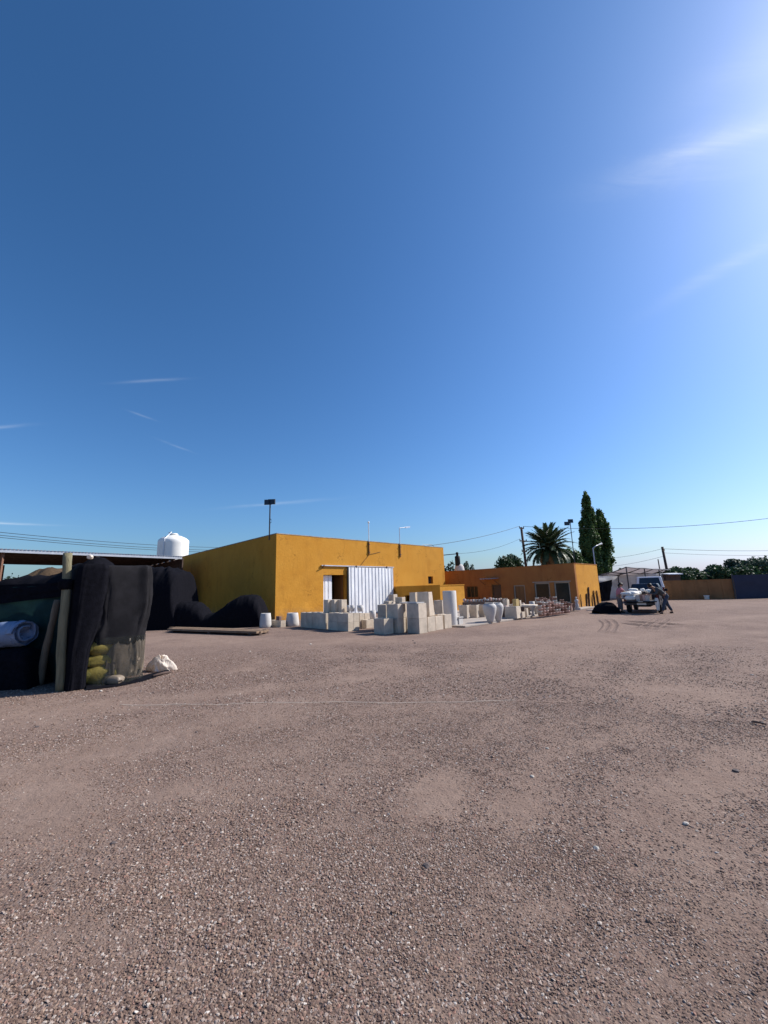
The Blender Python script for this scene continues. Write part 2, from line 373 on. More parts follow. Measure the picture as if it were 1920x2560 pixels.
for pl, half, s in [([(1080,2560),(1290,2050),(1400,1800),(1500,1640),(1585,1550)], .30, .42), ([(1640,2560),(1610,2120),(1600,1850),(1615,1660),(1640,1560)], .30, .42),
        ([(-200,2250),(380,2020),(900,1905),(1400,1815),(1990,1700)], .34, .40), ([(-300,2060),(420,1900),(900,1820),(1400,1750),(1990,1660)], .32, .40),
        ([(-100,1800),(700,1720),(1200,1660),(1900,1580)], .5, .6), ([(1250,1600),(1500,1570),(1900,1540)], .8, .6), ([(1900,2560),(1800,2100),(1740,1850),(1700,1650)], .25, .4)]:
    LANES.append(([tuple(P(x, y))[:2] for x, y in pl], half, s))
def wear(x, y):                            # 1 = swept dusty earth, 0 = loose gravel
    du = x*U.x + y*U.y; dn = x*NU.x + y*NU.y
    w = fbm(du*.16+40, dn*.55+20, 3, 4)
    w = np.clip((w-.50)*3.2, 0, 1)*.75
    w2 = np.clip((fbm(x*1.3+9, y*1.3+5, 11, 4)-.52)*3.5, 0, 1)*.55
    w = np.maximum(w, w2)
    for cx, cy, ax, ay, bx, by, s in PATCH:
        det = ax*by-ay*bx; dx = x-cx; dy = y-cy
        p = (dx*by-dy*bx)/det; q = (ax*dy-ay*dx)/det
        w = np.maximum(w, s*np.exp(-(p*p+q*q)*.9)*(.75+.5*fbm(x*2.2, y*2.2, 21, 3)))
    for pl, half, s in LANES:
        dmin = np.full(np.shape(x), 1e9)
        for (x0, y0), (x1, y1) in zip(pl[:-1], pl[1:]):
            ex, ey = x1-x0, y1-y0; t = np.clip(((x-x0)*ex+(y-y0)*ey)/(ex*ex+ey*ey), 0, 1); dmin = np.minimum(dmin, np.hypot(x-x0-ex*t, y-y0-ey*t))
        wob = dmin + (fbm(x*.9, y*.9, 25, 3)-.5)*half*1.6
        w = np.maximum(w, s*np.exp(-(np.maximum(0, wob)/half)**2)*(.5+.9*fbm(x*1.8, y*1.8, 28, 4)))
    return np.clip(w, 0, 1)
def ghgt(x, y):
    r = np.hypot(x, y); k = np.clip(1-(r-9)/8, 0, 1)
    return (fbm(x*.8+3, y*.8+1, 30, 3)-.5)*.03*k + (fbm(x*4, y*4, 34, 3)-.5)*.012*k
def axis(lo, hi, dense0, dense1, step):
    a = list(np.arange(dense0, dense1+1e-6, step)); s = step
    while a[-1] < hi: s *= 1.18; a.append(a[-1]+s)
    s = step
    while a[0] > lo: s *= 1.18; a.insert(0, a[0]-s)
    return np.array(a)
gx = axis(-2500, 2500, -9, 12, .13); gy = axis(-400, 3500, .4, 17, .13)
X, Y = np.meshgrid(gx, gy)
Z = ghgt(X, Y)
gm = bpy.data.meshes.new('ground')
nx, ny = len(gx), len(gy)
idx = np.arange(nx*ny).reshape(ny, nx)
q = np.stack([idx[:-1,:-1], idx[:-1,1:], idx[1:,1:], idx[1:,:-1]], -1).reshape(-1, 4)
gm.from_pydata(np.stack([X, Y, Z], -1).reshape(-1, 3).tolist(), [], q.tolist())
gm.polygons.foreach_set('use_smooth', [True]*len(gm.polygons))
at = gm.attributes.new('wear', 'FLOAT', 'POINT'); at.data.foreach_set('value', wear(X, Y).reshape(-1).astype(np.float32))
g = bpy.data.objects.new('ground', gm); COL.objects.link(g); g['kind'] = 'structure'
def ground_mat():
    m = bpy.data.materials.new('gravel_yard'); m.use_nodes = True
    n, l = m.node_tree.nodes, m.node_tree.links; b = n['Principled BSDF']
    b.inputs['Roughness'].default_value = .95; b.inputs['Specular IOR Level'].default_value = .12
    geo = n.new('ShaderNodeNewGeometry'); pos = geo.outputs['Position']
    def noise(sc, det, r=.6):
        t = n.new('ShaderNodeTexNoise'); t.inputs['Scale'].default_value = sc; t.inputs['Detail'].default_value = det; t.inputs['Roughness'].default_value = r; l.new(pos, t.inputs['Vector']); return t.outputs['Fac']
    def rg(s, a, c, lo=0, hi=1):
        r = n.new('ShaderNodeMapRange'); r.inputs[1].default_value = a; r.inputs[2].default_value = c; r.inputs[3].default_value = lo; r.inputs[4].default_value = hi; l.new(s, r.inputs[0]); return r.outputs[0]
    def mixc(f, a, c):
        x = n.new('ShaderNodeMix'); x.data_type = 'RGBA'
        if isinstance(f, (int, float)): x.inputs[0].default_value = f
        else: l.new(f, x.inputs[0])
        for i, s in ((6, a), (7, c)):
            if isinstance(s, tuple): x.inputs[i].default_value = (*s, 1)
            else: l.new(s, x.inputs[i])
        return x.outputs[2]
    v = n.new('ShaderNodeTexVoronoi'); v.inputs['Scale'].default_value = 62; l.new(pos, v.inputs['Vector'])
    sepc = n.new('ShaderNodeSeparateColor'); l.new(v.outputs['Color'], sepc.inputs[0])
    ramp = n.new('ShaderNodeValToRGB'); cr_ = ramp.color_ramp; l.new(sepc.outputs[0], ramp.inputs[0])
    cr_.elements[0].position = 0; cr_.elements[0].color = (.105,.066,.052,1)
    cr_.elements[1].position = 1; cr_.elements[1].color = (.46,.38,.33,1)
    for p_, c_ in ((.25,(.165,.108,.09,1)),(.6,(.215,.15,.125,1)),(.85,(.28,.205,.165,1))):
        e = cr_.elements.new(p_); e.color = c_
    att = n.new('ShaderNodeAttribute'); att.attribute_name = 'wear'
    dust = mixc(rg(noise(1.7, 8, .7), .35, .68), (.220,.152,.119), (.272,.196,.156))
    far = mixc(rg(noise(.22, 7, .7), .35, .65), (.168,.112,.088), (.234,.163,.129))
    dust = mixc(rg(noise(14, 6, .75), .52, .7, 0, .5), dust, (.18,.125,.105))
    fine = rg(noise(30, 4, .8), .40, .62)
    mask = n.new('ShaderNodeMath'); mask.operation = 'MULTIPLY_ADD'; mask.use_clamp = True
    l.new(att.outputs['Fac'], mask.inputs[0]); mask.inputs[1].default_value = 1.5; l.new(rg(noise(6, 5, .75), .3, .75, -.25, .45), mask.inputs[2])
    grv = mixc(.45, ramp.outputs[0], far)
    c = mixc(mask.outputs[0], grv, dust)
    c = mixc(rg(noise(.55, 8, .75), .50, .70, 0, .5), c, (.14,.095,.08))
    c = mixc(rg(noise(2.4, 8, .8), .56, .70, 0, .55), c, (.12,.08,.066))
    c = mixc(rg(noise(1.3, 9, .8), .60, .74, 0, .5), c, (.34,.27,.225))
    l.new(c, b.inputs['Base Color'])
    inv = rg(v.outputs['Distance'], 0, .7, 1, 0)
    hm = n.new('ShaderNodeMath'); hm.operation = 'MULTIPLY'; l.new(inv, hm.inputs[0]); l.new(rg(mask.outputs[0], 0, 1, 1, .15), hm.inputs[1])
    bp = n.new('ShaderNodeBump'); bp.inputs['Strength'].default_value = .85; bp.inputs['Distance'].default_value = .010; l.new(hm.outputs[0], bp.inputs['Height'])
    b2 = n.new('ShaderNodeBump'); b2.inputs['Strength'].default_value = .75; b2.inputs['Distance'].default_value = .05; l.new(noise(5.5, 9, .72), b2.inputs['Height']); l.new(bp.outputs[0], b2.inputs['Normal'])
    l.new(b2.outputs[0], b.inputs['Normal']); return m
GROUND = ground_mat(); gm.materials.append(GROUND)

def pebble_mat():
    m = bpy.data.materials.new('gravel_stone'); m.use_nodes = True
    n, l = m.node_tree.nodes, m.node_tree.links; b = n['Principled BSDF']
    b.inputs['Roughness'].default_value = .85; b.inputs['Specular IOR Level'].default_value = .25
    oi = n.new('ShaderNodeObjectInfo'); ramp = n.new('ShaderNodeValToRGB'); r = ramp.color_ramp
    r.elements[0].position = 0; r.elements[0].color = (.12,.08,.067,1); r.elements[1].position = 1; r.elements[1].color = (.60,.54,.48,1)
    for p_, c_ in ((.2,(.143,.091,.068,1)),(.45,(.207,.140,.105,1)),(.62,(.265,.186,.138,1)),(.70,(.26,.145,.11,1)),(.76,(.24,.175,.15,1)),(.90,(.34,.265,.22,1)),(.992,(.42,.36,.31,1))):
        r.elements.new(p_).color = c_
    l.new(oi.outputs['Random'], ramp.inputs[0]); l.new(ramp.outputs[0], b.inputs['Base Color']); return m
PEBBLE = pebble_mat()
def scatter(n_, r0, r1, smin, smax, half=R(56)):
    r_ = np.sqrt(rng.random(n_)*(r1*r1-r0*r0)+r0*r0); a = (rng.random(n_)*2-1)*half + R(1)
    x = r_*np.sin(a); y = r_*np.cos(a)
    dens = 1-.90*np.clip(wear(x, y)*1.15, 0, 1)
    dens *= .55+.9*np.clip(fbm(x*1.1, y*1.1, 45, 3)*2-.5, 0, 1)
    dens *= np.where((x+y*U.x < -99), 0, 1)
    dens *= np.clip((13.5-r_)/6.5, 0, 1)
    k = rng.random(n_) < dens
    x, y = x[k], y[k]; s = smin*(smax/smin)**(rng.random(len(x))**1.5)*(1-.38*np.clip(wear(x, y)*1.4, 0, 1))
    return x, y, s
sets = [scatter(150000, 1.0, 3.2, .0030, .0086), scatter(130000, 3.2, 6.5, .0040, .0105), scatter(125000, 6.5, 13.5, .006, .0155), scatter(900, 1.2, 12, .010, .019)]
sx_ = np.concatenate([s[0] for s in sets]); sy_ = np.concatenate([s[1] for s in sets]); ss_ = np.concatenate([s[2] for s in sets])
npt = len(sx_)
pm = bpy.data.meshes.new('gravel'); pm.vertices.add(npt)
pm.vertices.foreach_set('co', np.stack([sx_, sy_, ghgt(sx_, sy_)+ss_*.10], -1).astype(np.float32).reshape(-1))
a1 = pm.attributes.new('sc', 'FLOAT_VECTOR', 'POINT')
a1.data.foreach_set('vector', (ss_[:,None]*np.stack([.8+.6*rng.random(npt), .75+.45*rng.random(npt), .38+.30*rng.random(npt)], -1)).astype(np.float32).reshape(-1))
a2 = pm.attributes.new('rt', 'FLOAT_VECTOR', 'POINT')
a2.data.foreach_set('vector', np.stack([(rng.random(npt)-.5)*.9, (rng.random(npt)-.5)*.9, rng.random(npt)*6.283], -1).astype(np.float32).reshape(-1))
a3 = pm.attributes.new('ix', 'INT', 'POINT'); a3.data.foreach_set('value', rng.integers(0, 5, npt).astype(np.int32))
gv = bpy.data.objects.new('gravel', pm); COL.objects.link(gv)
tag(gv, 'loose brownish pink gravel scattered over the whole yard', 'gravel', None, 'stuff')
ng = bpy.data.node_groups.new('scatter_gravel', 'GeometryNodeTree')
ng.interface.new_socket('Geometry', in_out='INPUT', socket_type='NodeSocketGeometry'); ng.interface.new_socket('Geometry', in_out='OUTPUT', socket_type='NodeSocketGeometry')
N, L = ng.nodes, ng.links
gi = N.new('NodeGroupInput'); go = N.new('NodeGroupOutput'); iop = N.new('GeometryNodeInstanceOnPoints'); jn = N.new('GeometryNodeJoinGeometry')
for k in range(5):
    ic = N.new('GeometryNodeMeshIcoSphere'); ic.inputs['Radius'].default_value = 1; ic.inputs['Subdivisions'].default_value = 2
    sp = N.new('GeometryNodeSetPosition'); nt = N.new('ShaderNodeTexNoise'); nt.inputs['Scale'].default_value = .9; nt.inputs['Detail'].default_value = 1
    ps = N.new('GeometryNodeInputPosition'); ad = N.new('ShaderNodeVectorMath'); ad.operation = 'ADD'; ad.inputs[1].default_value = (k*7.3, k*3.1, k*5.7)
    L.new(ps.outputs[0], ad.inputs[0]); L.new(ad.outputs[0], nt.inputs['Vector'])
    sb = N.new('ShaderNodeVectorMath'); sb.operation = 'SUBTRACT'; sb.inputs[1].default_value = (.5,.5,.5); L.new(nt.outputs['Color'], sb.inputs[0])
    sc_ = N.new('ShaderNodeVectorMath'); sc_.operation = 'SCALE'; sc_.inputs['Scale'].default_value = 1.5; L.new(sb.outputs[0], sc_.inputs[0])
    L.new(ic.outputs[0], sp.inputs['Geometry']); L.new(sc_.outputs[0], sp.inputs['Offset'])
    mt = N.new('GeometryNodeSetMaterial'); mt.inputs['Material'].default_value = PEBBLE; L.new(sp.outputs[0], mt.inputs[0])
    gti = N.new('GeometryNodeGeometryToInstance'); L.new(mt.outputs[0], gti.inputs[0]); L.new(gti.outputs[0], jn.inputs[0])
def named(nm, ty):
    x = N.new('GeometryNodeInputNamedAttribute'); x.data_type = ty; x.inputs['Name'].default_value = nm; return x.outputs['Attribute']
L.new(gi.outputs[0], iop.inputs['Points']); L.new(jn.outputs[0], iop.inputs['Instance']); iop.inputs['Pick Instance'].default_value = True
L.new(named('ix', 'INT'), iop.inputs['Instance Index']); L.new(named('rt', 'FLOAT_VECTOR'), iop.inputs['Rotation']); L.new(named('sc', 'FLOAT_VECTOR'), iop.inputs['Scale'])
L.new(iop.outputs[0], go.inputs[0])
gmod = gv.modifiers.new('scatter', 'NODES'); gmod.node_group = ng

# concrete slab in front of the low building
sa = P(1163, 1569.5); sb_ = P(1486, 1519.5)
sl_dir = (sb_-sa).normalized(); sl_n = Vector((-sl_dir.y, sl_dir.x, 0))
slab = MB(); slab.box(sa, (sb_-sa)+sl_dir*.4, sl_n*7.5, UP*.07)
bevel(structure('pavement', slab, M['pad']), .012)

# ------------------------------------------------------------------ walls with openings
def wall(mb, o, d, length, h, nrm, th, holes):          # o: outer face foot, d along, nrm outward; holes (s0,s1,z0,z1)
    xs = sorted({0, length, *[v for q_ in holes for v in q_[:2]]}); zs = sorted({0, h, *[v for q_ in holes for v in q_[2:]]})
    def solid(i, j):
        if i < 0 or j < 0 or i >= len(xs)-1 or j >= len(zs)-1: return False
        cx, cz = (xs[i]+xs[i+1])/2, (zs[j]+zs[j+1])/2
        return not any(a < cx < b and c < cz < e for a, b, c, e in holes)
    def pt(i, j, k): return o + d*xs[i] + UP*zs[j] - nrm*(th*k)
    flip = d.cross(UP).dot(nrm) < 0
    def quad(a, b, c, e): mb.add([a,b,c,e] if not flip else [e,c,b,a], [(0,1,2,3)])
    for i in range(len(xs)-1):
        for j in range(len(zs)-1):
            if not solid(i, j): continue
            quad(pt(i,j,0), pt(i+1,j,0), pt(i+1,j+1,0), pt(i,j+1,0))
            quad(pt(i+1,j,1), pt(i,j,1), pt(i,j+1,1), pt(i+1,j+1,1))
            if not solid(i-1,j): quad(pt(i,j,1), pt(i,j,0), pt(i,j+1,0), pt(i,j+1,1))
            if not solid(i+1,j): quad(pt(i+1,j,0), pt(i+1,j,1), pt(i+1,j+1,1), pt(i+1,j+1,0))
            if not solid(i,j+1): quad(pt(i,j+1,0), pt(i+1,j+1,0), pt(i+1,j+1,1), pt(i,j+1,1))
            if not solid(i,j-1): quad(pt(i,j,1), pt(i+1,j,1), pt(i+1,j,0), pt(i,j,0))
def along(o, d, x, z): return solve(lambda t: o + d*t + UP*z, x, 0, 0, 60)      # distance along a wall to the column x
def zat(p, y): return solve(lambda t: Vector((p.x, p.y, t)), y, 1, -1, 60)

C0 = P(687, 1555)
H1 = zat(C0, 1334.5)
LU = along(C0, U, 1108, H1); LV = along(C0, V, 455.5, H1)
def on_u(x, y, off=0):                     # the point of the sunlit wall's plane seen at (x, y)
    d = ray(x, y); t = (C0 + NU*off - CAM).dot(NU)/d.dot(NU); return CAM + d*t
def su(p): return (p-C0).dot(U)/(U.dot(U))
TH = .22
# openings of the sunlit wall
dA, dB = on_u(808.5, 1437), on_u(863.5, 1437)
wA, wB = on_u(1070, 1441), on_u(1083, 1459)
door_h = dA.z
s1, s2 = su(dA), su(dB)
w1, w2 = su(wA), su(wB)
warehouse = thing('warehouse', 'tall ochre plastered warehouse with flat roof and a white corrugated sliding door', 'warehouse', C0)
mb = MB(); wall(mb, C0, U, LU, H1, NU, TH, [(s1, s2, 0, door_h), (w1, w2, wB.z, wA.z)])
part('front_wall', mb, OCHRE, warehouse, label='sunlit ochre wall with door opening and small window')
mb = MB(); wall(mb, C0 + V*.0 - NU*TH + NV*0, V, LV, H1, NV, TH, [])
o_ = C0 - NU*TH/1.0
part('side_wall', mb, OCHRE, warehouse, label='ochre wall in shade')
mb = MB(); wall(mb, C0 + V*LV, U, LU, H1, -NU, TH, []); part('back_wall', mb, OCHRE, warehouse)
mb = MB(); wall(mb, C0 + U*LU - NU*TH, V, LV-TH*2, H1, -NV, TH, []); part('end_wall', mb, OCHRE, warehouse)
mb = MB(); q0 = C0 + U*TH*1.2 + V*TH*1.2
mb.box(q0 + UP*(H1-.42), U*(LU-TH*2.4), V*(LV-TH*2.4), UP*.16); part('roof', mb, M['roof'], warehouse)
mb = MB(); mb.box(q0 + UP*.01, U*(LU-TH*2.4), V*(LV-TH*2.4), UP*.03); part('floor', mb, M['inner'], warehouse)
# worn coping on the wall tops, in cast lengths
random.seed(3)
t = 0
while t < LU-.05:
    L_ = min(random.uniform(1.1, 1.6), LU-t); mb = MB()
    mb.box(C0 + U*t + NU*.015 + UP*(H1+.003+random.uniform(-.006,.012)), U*(L_-.012), -NU*(TH+.03), UP*.045)
    part('coping_block', mb, M['coping'], warehouse); t += L_
t = 0
while t < LV-.05:
    L_ = min(random.uniform(1.2, 1.7), LV-t); mb = MB()
    mb.box(C0 - NU*(TH+.03) + V*t + NV*.015 + UP*(H1+.003), V*(L_-.012), -NV*(TH+.03), UP*.045)
    part('coping_block', mb, M['coping'], warehouse); t += L_
# door jamb sheet standing in the left of the opening, inner leaf and lintel
mb = MB()
for k in range(3):
    mb.box(C0 + U*(s1+.05+k*.27) - NU*(TH+.05), U*.17, NU*.04, UP*(door_h-.02)); mb.box(C0 + U*(s1+.22+k*.27) - NU*(TH+.05), U*.10, NU*.012, UP*(door_h-.02))
jl = s2-s1
part('inner_door', mb, M['zinc'], warehouse, label='white ribbed leaf standing in the left of the doorway')
mb = MB(); mb.box(C0 + U*(s2-.10) - NU*(TH+.9), U*.06, NU*.9, UP*(door_h-.05)); part('door_jamb', mb, M['brownpipe'], warehouse)
# small window: recessed dark board with bars
mb = MB(); mb.box(C0 + U*w1 - NU*(TH*.8) + UP*wB.z, U*(w2-w1), -NU*.03, UP*(wA.z-wB.z)); win = part('window', mb, M['dark'], warehouse)
for k in range(1, 3):
    mb = MB(); mb.tube([C0 + U*(w1+(w2-w1)*k/3) - NU*.1 + UP*wB.z, C0 + U*(w1+(w2-w1)*k/3) - NU*.1 + UP*wA.z], .01, 6); part('window_bar', mb, M['rust'], win)
# the sliding door, hung proud of the wall on a rail
gA = on_u(872, 1418, .13); gB = on_u(981, 1418, .13)
dh = gA.z; g1, g2 = su(gA), su(gB)
sd = thing('sliding_door', 'white ribbed metal sliding door hung on a rail outside the ochre warehouse wall', 'sliding door', C0 + U*(g1+g2)/2 + NU*.13)
nr = 13; w_ = (g2-g1)/nr
for k in range(nr):
    mb = MB(); o = C0 + U*(g1+k*w_) + NU*.11 + UP*.06
    # one sheet rib: flat pan and raised trapezoid
    pr = [(0,0),(w_*.58,0),(w_*.66,.032),(w_*.90,.032),(w_*.985,0)]
    vs = []
    for zz in (0, dh-.06):
        for a, b in pr: vs.append(o + U*a + NU*b + UP*zz)
        for a, b in reversed(pr): vs.append(o + U*a + NU*(b-.004) + UP*zz)
    n5 = 10; fs = [(i, (i+1) % n5, n5+(i+1) % n5, n5+i) for i in range(n5)] + [tuple(reversed(range(n5))), tuple(range(n5, 2*n5))]
    mb.add(vs, fs); part('panel', mb, M['zinc'], sd)
mb = MB(); mb.box(C0 + U*(g1-.10) + NU*.05, U*.09, NU*.10, UP*(dh+.04)); part('frame_post', mb, M['dark_steel'], sd)
mb = MB(); mb.box(C0 + U*(g2+.01) + NU*.05, U*.05, NU*.08, UP*(dh+.02)); part('frame_post', mb, M['steel'], sd)
mb = MB(); mb.box(C0 + U*(s1-.2) + NU*.005 + UP*(dh+.045), U*(g2-s1+.4), NU*.10, UP*.06); rail = tag(part('rail', mb, M['steel'], sd))
for k in (0.15, .85):
    mb = MB(); mb.box(C0 + U*(g1+(g2-g1)*k) + NU*.11 + UP*(dh-.02), U*.10, NU*.02, UP*.14); part('hanger', mb, M['dark_steel'], sd)
# annex
aW = along(C0, U, 985, 1.6)
AN0 = C0 + U*aW
AH = solve(lambda t: AN0 + UP*t, 1468.5, 1, 0, 5)
an_d = solve(lambda t: AN0 - V*t + UP*AH, 1099.5, 0, 0, 12)
AC = AN0 - V*an_d
an_l = along(AC, U, 1160, AH)
annex = thing('annex', 'low ochre lean-to box built against the warehouse front wall', 'annex', AC)
mb = MB(); wall(mb, AC, U, an_l, AH, NU, .18, []); part('front_wall', mb, OCHRE, annex)
mb = MB(); wall(mb, AC - NU*.18, V, an_d-.2, AH, NV, .18, [(an_d*.42, an_d*.7, 0, 1.15)]); part('side_wall', mb, OCHRE, annex, label='shaded side wall with a dark hatch')
mb = MB(); wall(mb, AC + U*an_l - NU*.18, V, an_d-.2, AH, -NV, .18, []); part('end_wall', mb, OCHRE, annex)
mb = MB(); mb.box(AC + UP*(AH-.1) - NU*.2 + U*.2, U*(an_l-.4), V*(an_d-.3), UP*.07); part('roof', mb, M['roof'], annex)
mb = MB(); mb.box(AC + UP*(AH+.003) + NU*.03 + NV*.03, U*(an_l+.06), -NU*.22, UP*.06); mb.box(AC + UP*(AH+.003) + NV*.03 - NU*.2, U*.22, V*(an_d-.25), UP*.06); part('coping', mb, OCHRE, annex)
# fittings of the sunlit wall
def wallpipe(name, label, cat, x, ytop, ymid, ybot, arm=None, upper=M['steel']):
    p0 = on_u(x, ybot, .05); pt_ = Vector((p0.x, p0.y, zat(p0, ytop))); pm_ = Vector((p0.x, p0.y, H1-.02))
    t_ = thing(name, label, cat, p0)
    mb = MB(); mb.tube([p0, pm_], .045, 8); part('wall_pipe', mb, M['brownpipe'], t_)
    mb = MB(); mb.tube([pm_, pt_], .028, 8); part('mast', mb, upper, t_)
    for k in (.2, .8):
        mb = MB(); c = p0.lerp(pm_, k); mb.box(c - U*.08 - NU*.048 - UP*.02, U*.16, NU*.10, UP*.04); part('clamp', mb, M['dark_steel'], t_)
    return t_, pt_
t_, tp = wallpipe('mast', 'thin white mast clamped to ochre wall above the ribbed sliding door', 'mast', 923, 1308, 1354, 1387, upper=M['white_paint'])
mb = MB(); mb.lathe([(.0,0),(.06,0),(.075,.06),(.05,.12),(0,.14)], tp, 10); part('cap', mb, M['white_paint'], t_)
mb = MB(); mb.tube([on_u(922, 1388, .04), on_u(912, 1400, .02), on_u(901, 1414, .02)], .012, 5); part('cable', mb, M['dark'], t_)
mb = MB(); mb.tube([on_u(924, 1386, .04), on_u(938, 1383, .03), on_u(951, 1380, .02)], .012, 5); part('cable', mb, M['dark'], t_)
t_, tp = wallpipe('lamp_post', 'thin pipe with a short horizontal lamp arm above the ochre front wall', 'lamp post', 1001, 1321, 1361, 1393)
ae = on_u(1023, 1317, .05); mb = MB(); mb.tube([tp, tp + UP*.03, Vector((ae.x, ae.y, ae.z))], .03, 8); part('arm', mb, M['steel'], t_)
mb = MB(); d_ = (ae-tp).normalized(); mb.box(ae - d_*.45 - NU*.06 - UP*.06, d_*.5, NU*.12, UP*.08); part('lamp_head', mb, M['steel'], t_)
mb = MB(); a = on_u(806.5, 1420, .01); b = on_u(811, 1412, .22); mb.tube([a, b], .035, 6); single('bracket', mb, M['rust'], 'small rusty bracket stub sticking out above the dark doorway', 'bracket')
t_ = thing('cable_loop', 'thin bent wire lying over the far end of the warehouse parapet', 'cable', on_u(1060, 1364, -.1))
mb = MB(); mb.tube([on_u(x, y, -.1) for x, y in ((1050,1366),(1060,1362),(1073,1361),(1080,1362),(1085,1367))], .02, 6); part('wire', mb, M['dark_steel'], t_)
# floodlight on the roof corner
def floodlight(name, label, base, h, heads, head_s=.34, group=None, az=0):
    t_ = thing(name, label, 'floodlight', base, group)
    mb = MB(); mb.tube([base, base + UP*h], .04, 8); part('pole', mb, M['dark_steel'], t_)
    for dx, dz in heads:
        mb = MB(); r_ = RGT.copy(); r_.z = 0; r_.normalize(); f_ = Vector((-r_.y, r_.x, 0))
        c = base + UP*(h+dz) + r_*dx
        mb.box(c - r_*head_s/2 - f_*.08 - UP*head_s*.4, r_*head_s, f_*.16 + UP*.03, UP*head_s*.8); hd = part('lamp_head', mb, M['dark_steel'], t_)
        mb = MB(); mb.box(c - r_*head_s*.42 - f_*.093 - UP*head_s*.33, r_*head_s*.84, f_*.01, UP*head_s*.66); part('lens', mb, M['blueglass'], hd)
        mb = MB(); mb.tube([base + UP*(h-.05), c - UP*head_s*.3], .025, 6); part('bracket', mb, M['dark_steel'], t_)
    return t_
b_ = C0 + V*1.1 - NU*.3; b_.z = H1-.28
b_ = Vector((b_.x, b_.y, b_.z)); fx = solve(lambda t: C0 + V*t - NU*.35 + UP*H1, 673.5, 0, 0, 8); b_ = C0 + V*fx - NU*.35 + UP*(H1-.28)
fh = zat(b_, 1256) - b_.z
fl = floodlight('floodlight', 'twin floodlight on a tall thin pole at the near corner of the warehouse roof', b_, fh, [(-.13, 0), (.10, .02)], .40)
mb = MB(); mb.tube([b_ + UP*(fh*.45) + RGT*.05, b_ + UP*(fh*.5) + RGT*.13, b_ + UP*(fh*.56) + RGT*.05], .02, 6); part('cable', mb, M['dark'], fl)

# ------------------------------------------------------------------ low building to the right
C2 = P(1447, 1521); H2 = zat(C2, 1409)
L2U = along(C2, U, 1491, H2); L2V = along(C2, V, 1108, H2) + .6
def on_v(x, y, off=0):
    d = ray(x, y); t_ = (C2 + NV*off - CAM).dot(NV)/d.dot(NV); return CAM + d*t_
def sv(p): return (p-C2).dot(V)
def opn(x0, y0, x1, y1): a = on_v(x0, y0); b = on_v(x1, y1); return (sv(b), sv(a), max(b.z, .02), a.z)
opens = {'left': opn(1166, 1466, 1196, 1494), 'door': opn(1229, 1461, 1257, 1519), 'pale': opn(1283, 1463, 1316, 1514), 'big1': opn(1335, 1457.5, 1378, 1507), 'big2': opn(1384, 1455, 1429, 1508)}
opens = {k: (a, b, (c if c > .25 else 0), e) for k, (a, b, c, e) in opens.items()}
shop = thing('shop_building', 'long low ochre flat roofed building with shaded glazed front behind the pottery', 'shop building', C2)
mb = MB(); wall(mb, C2, V, L2V, H2, NV, TH, list(opens.values())); part('side_wall', mb, OCHRE_SHADED, shop, label='long shaded wall with windows and doors')
mb = MB(); wall(mb, C2 - NV*TH, U, L2U-TH, H2, NU, TH, []); part('front_wall', mb, OCHRE, shop, label='sunlit ochre end wall')
mb = MB(); wall(mb, C2 + U*L2U, V, L2V, H2, -NV, TH, []); part('back_wall', mb, OCHRE_SHADED, shop)
mb = MB(); mb.box(C2 + U*.25 + V*.25 + UP*(H2-.35), U*(L2U-.5), V*(L2V-.3), UP*.15); part('roof', mb, M['roof'], shop)
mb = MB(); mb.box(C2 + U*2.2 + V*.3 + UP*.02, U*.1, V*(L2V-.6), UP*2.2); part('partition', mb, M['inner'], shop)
mb = MB(); mb.box(C2 + NV*.02 + NU*.02 + UP*(H2+.003), V*(L2V), -NV*(TH+.04), UP*.04); mb.box(C2 + NU*.02 - NV*(TH+.03) + UP*(H2+.003), U*(L2U-TH), -NU*(TH+.03), UP*.04); part('coping', mb, OCHRE_SHADED, shop)
def glaze(key, name, matl, fr, nsplit=1, w=.06):
    a, b, c, e = opens[key]
    mb = MB()
    for s in np.linspace(a, b-w, nsplit+1): mb.box(C2 + V*s - NV*.06 + UP*c, V*w, -NV*.05, UP*(e-c))
    mb.box(C2 + V*(a+w) - NV*.062 + UP*(e-w), V*(b-a-2*w), -NV*.046, UP*w)
    if c > .1: mb.box(C2 + V*(a+w) - NV*.062 + UP*c, V*(b-a-2*w), -NV*.046, UP*w)
    f = part(name, mb, fr, shop)
    mb = MB(); mb.box(C2 + V*(a+w*.6) - NV*.10 + UP*(c+.01), V*(b-a-w*1.2), -NV*.012, UP*(e-c-.02)); part('pane' if 'door' not in name else 'door_leaf', mb, matl, f)
    return f
glaze('left', 'window', M['glass'], M['door_brown'], 3)
glaze('door', 'door', M['blueglass'], M['door_brown'], 1)
glaze('pale', 'door', M['door_brown'], M['frame'], 1, .09)
glaze('big1', 'window', M['glass'], M['frame'], 1, .09); glaze('big2', 'window', M['glass'], M['frame'], 1, .09)
a, b, c, e = opens['left']
mb = MB(); mb.box(C2 + V*(a-.1) + NV*.10 + UP*(c-.09), V*(b-a+.2), -NV*.098, UP*.07); part('sill', mb, OCHRE_SHADED, shop)
mb = MB(); o0 = opens['big2'][0]; o1 = opens['big1'][1]; mb.box(C2 + V*(o0-.1) + NV*.03 + UP*(opens['big1'][3]+.01), V*(o1-o0+.2), -NV*.028, UP*.07); part('lintel', mb, M['frame'], shop)
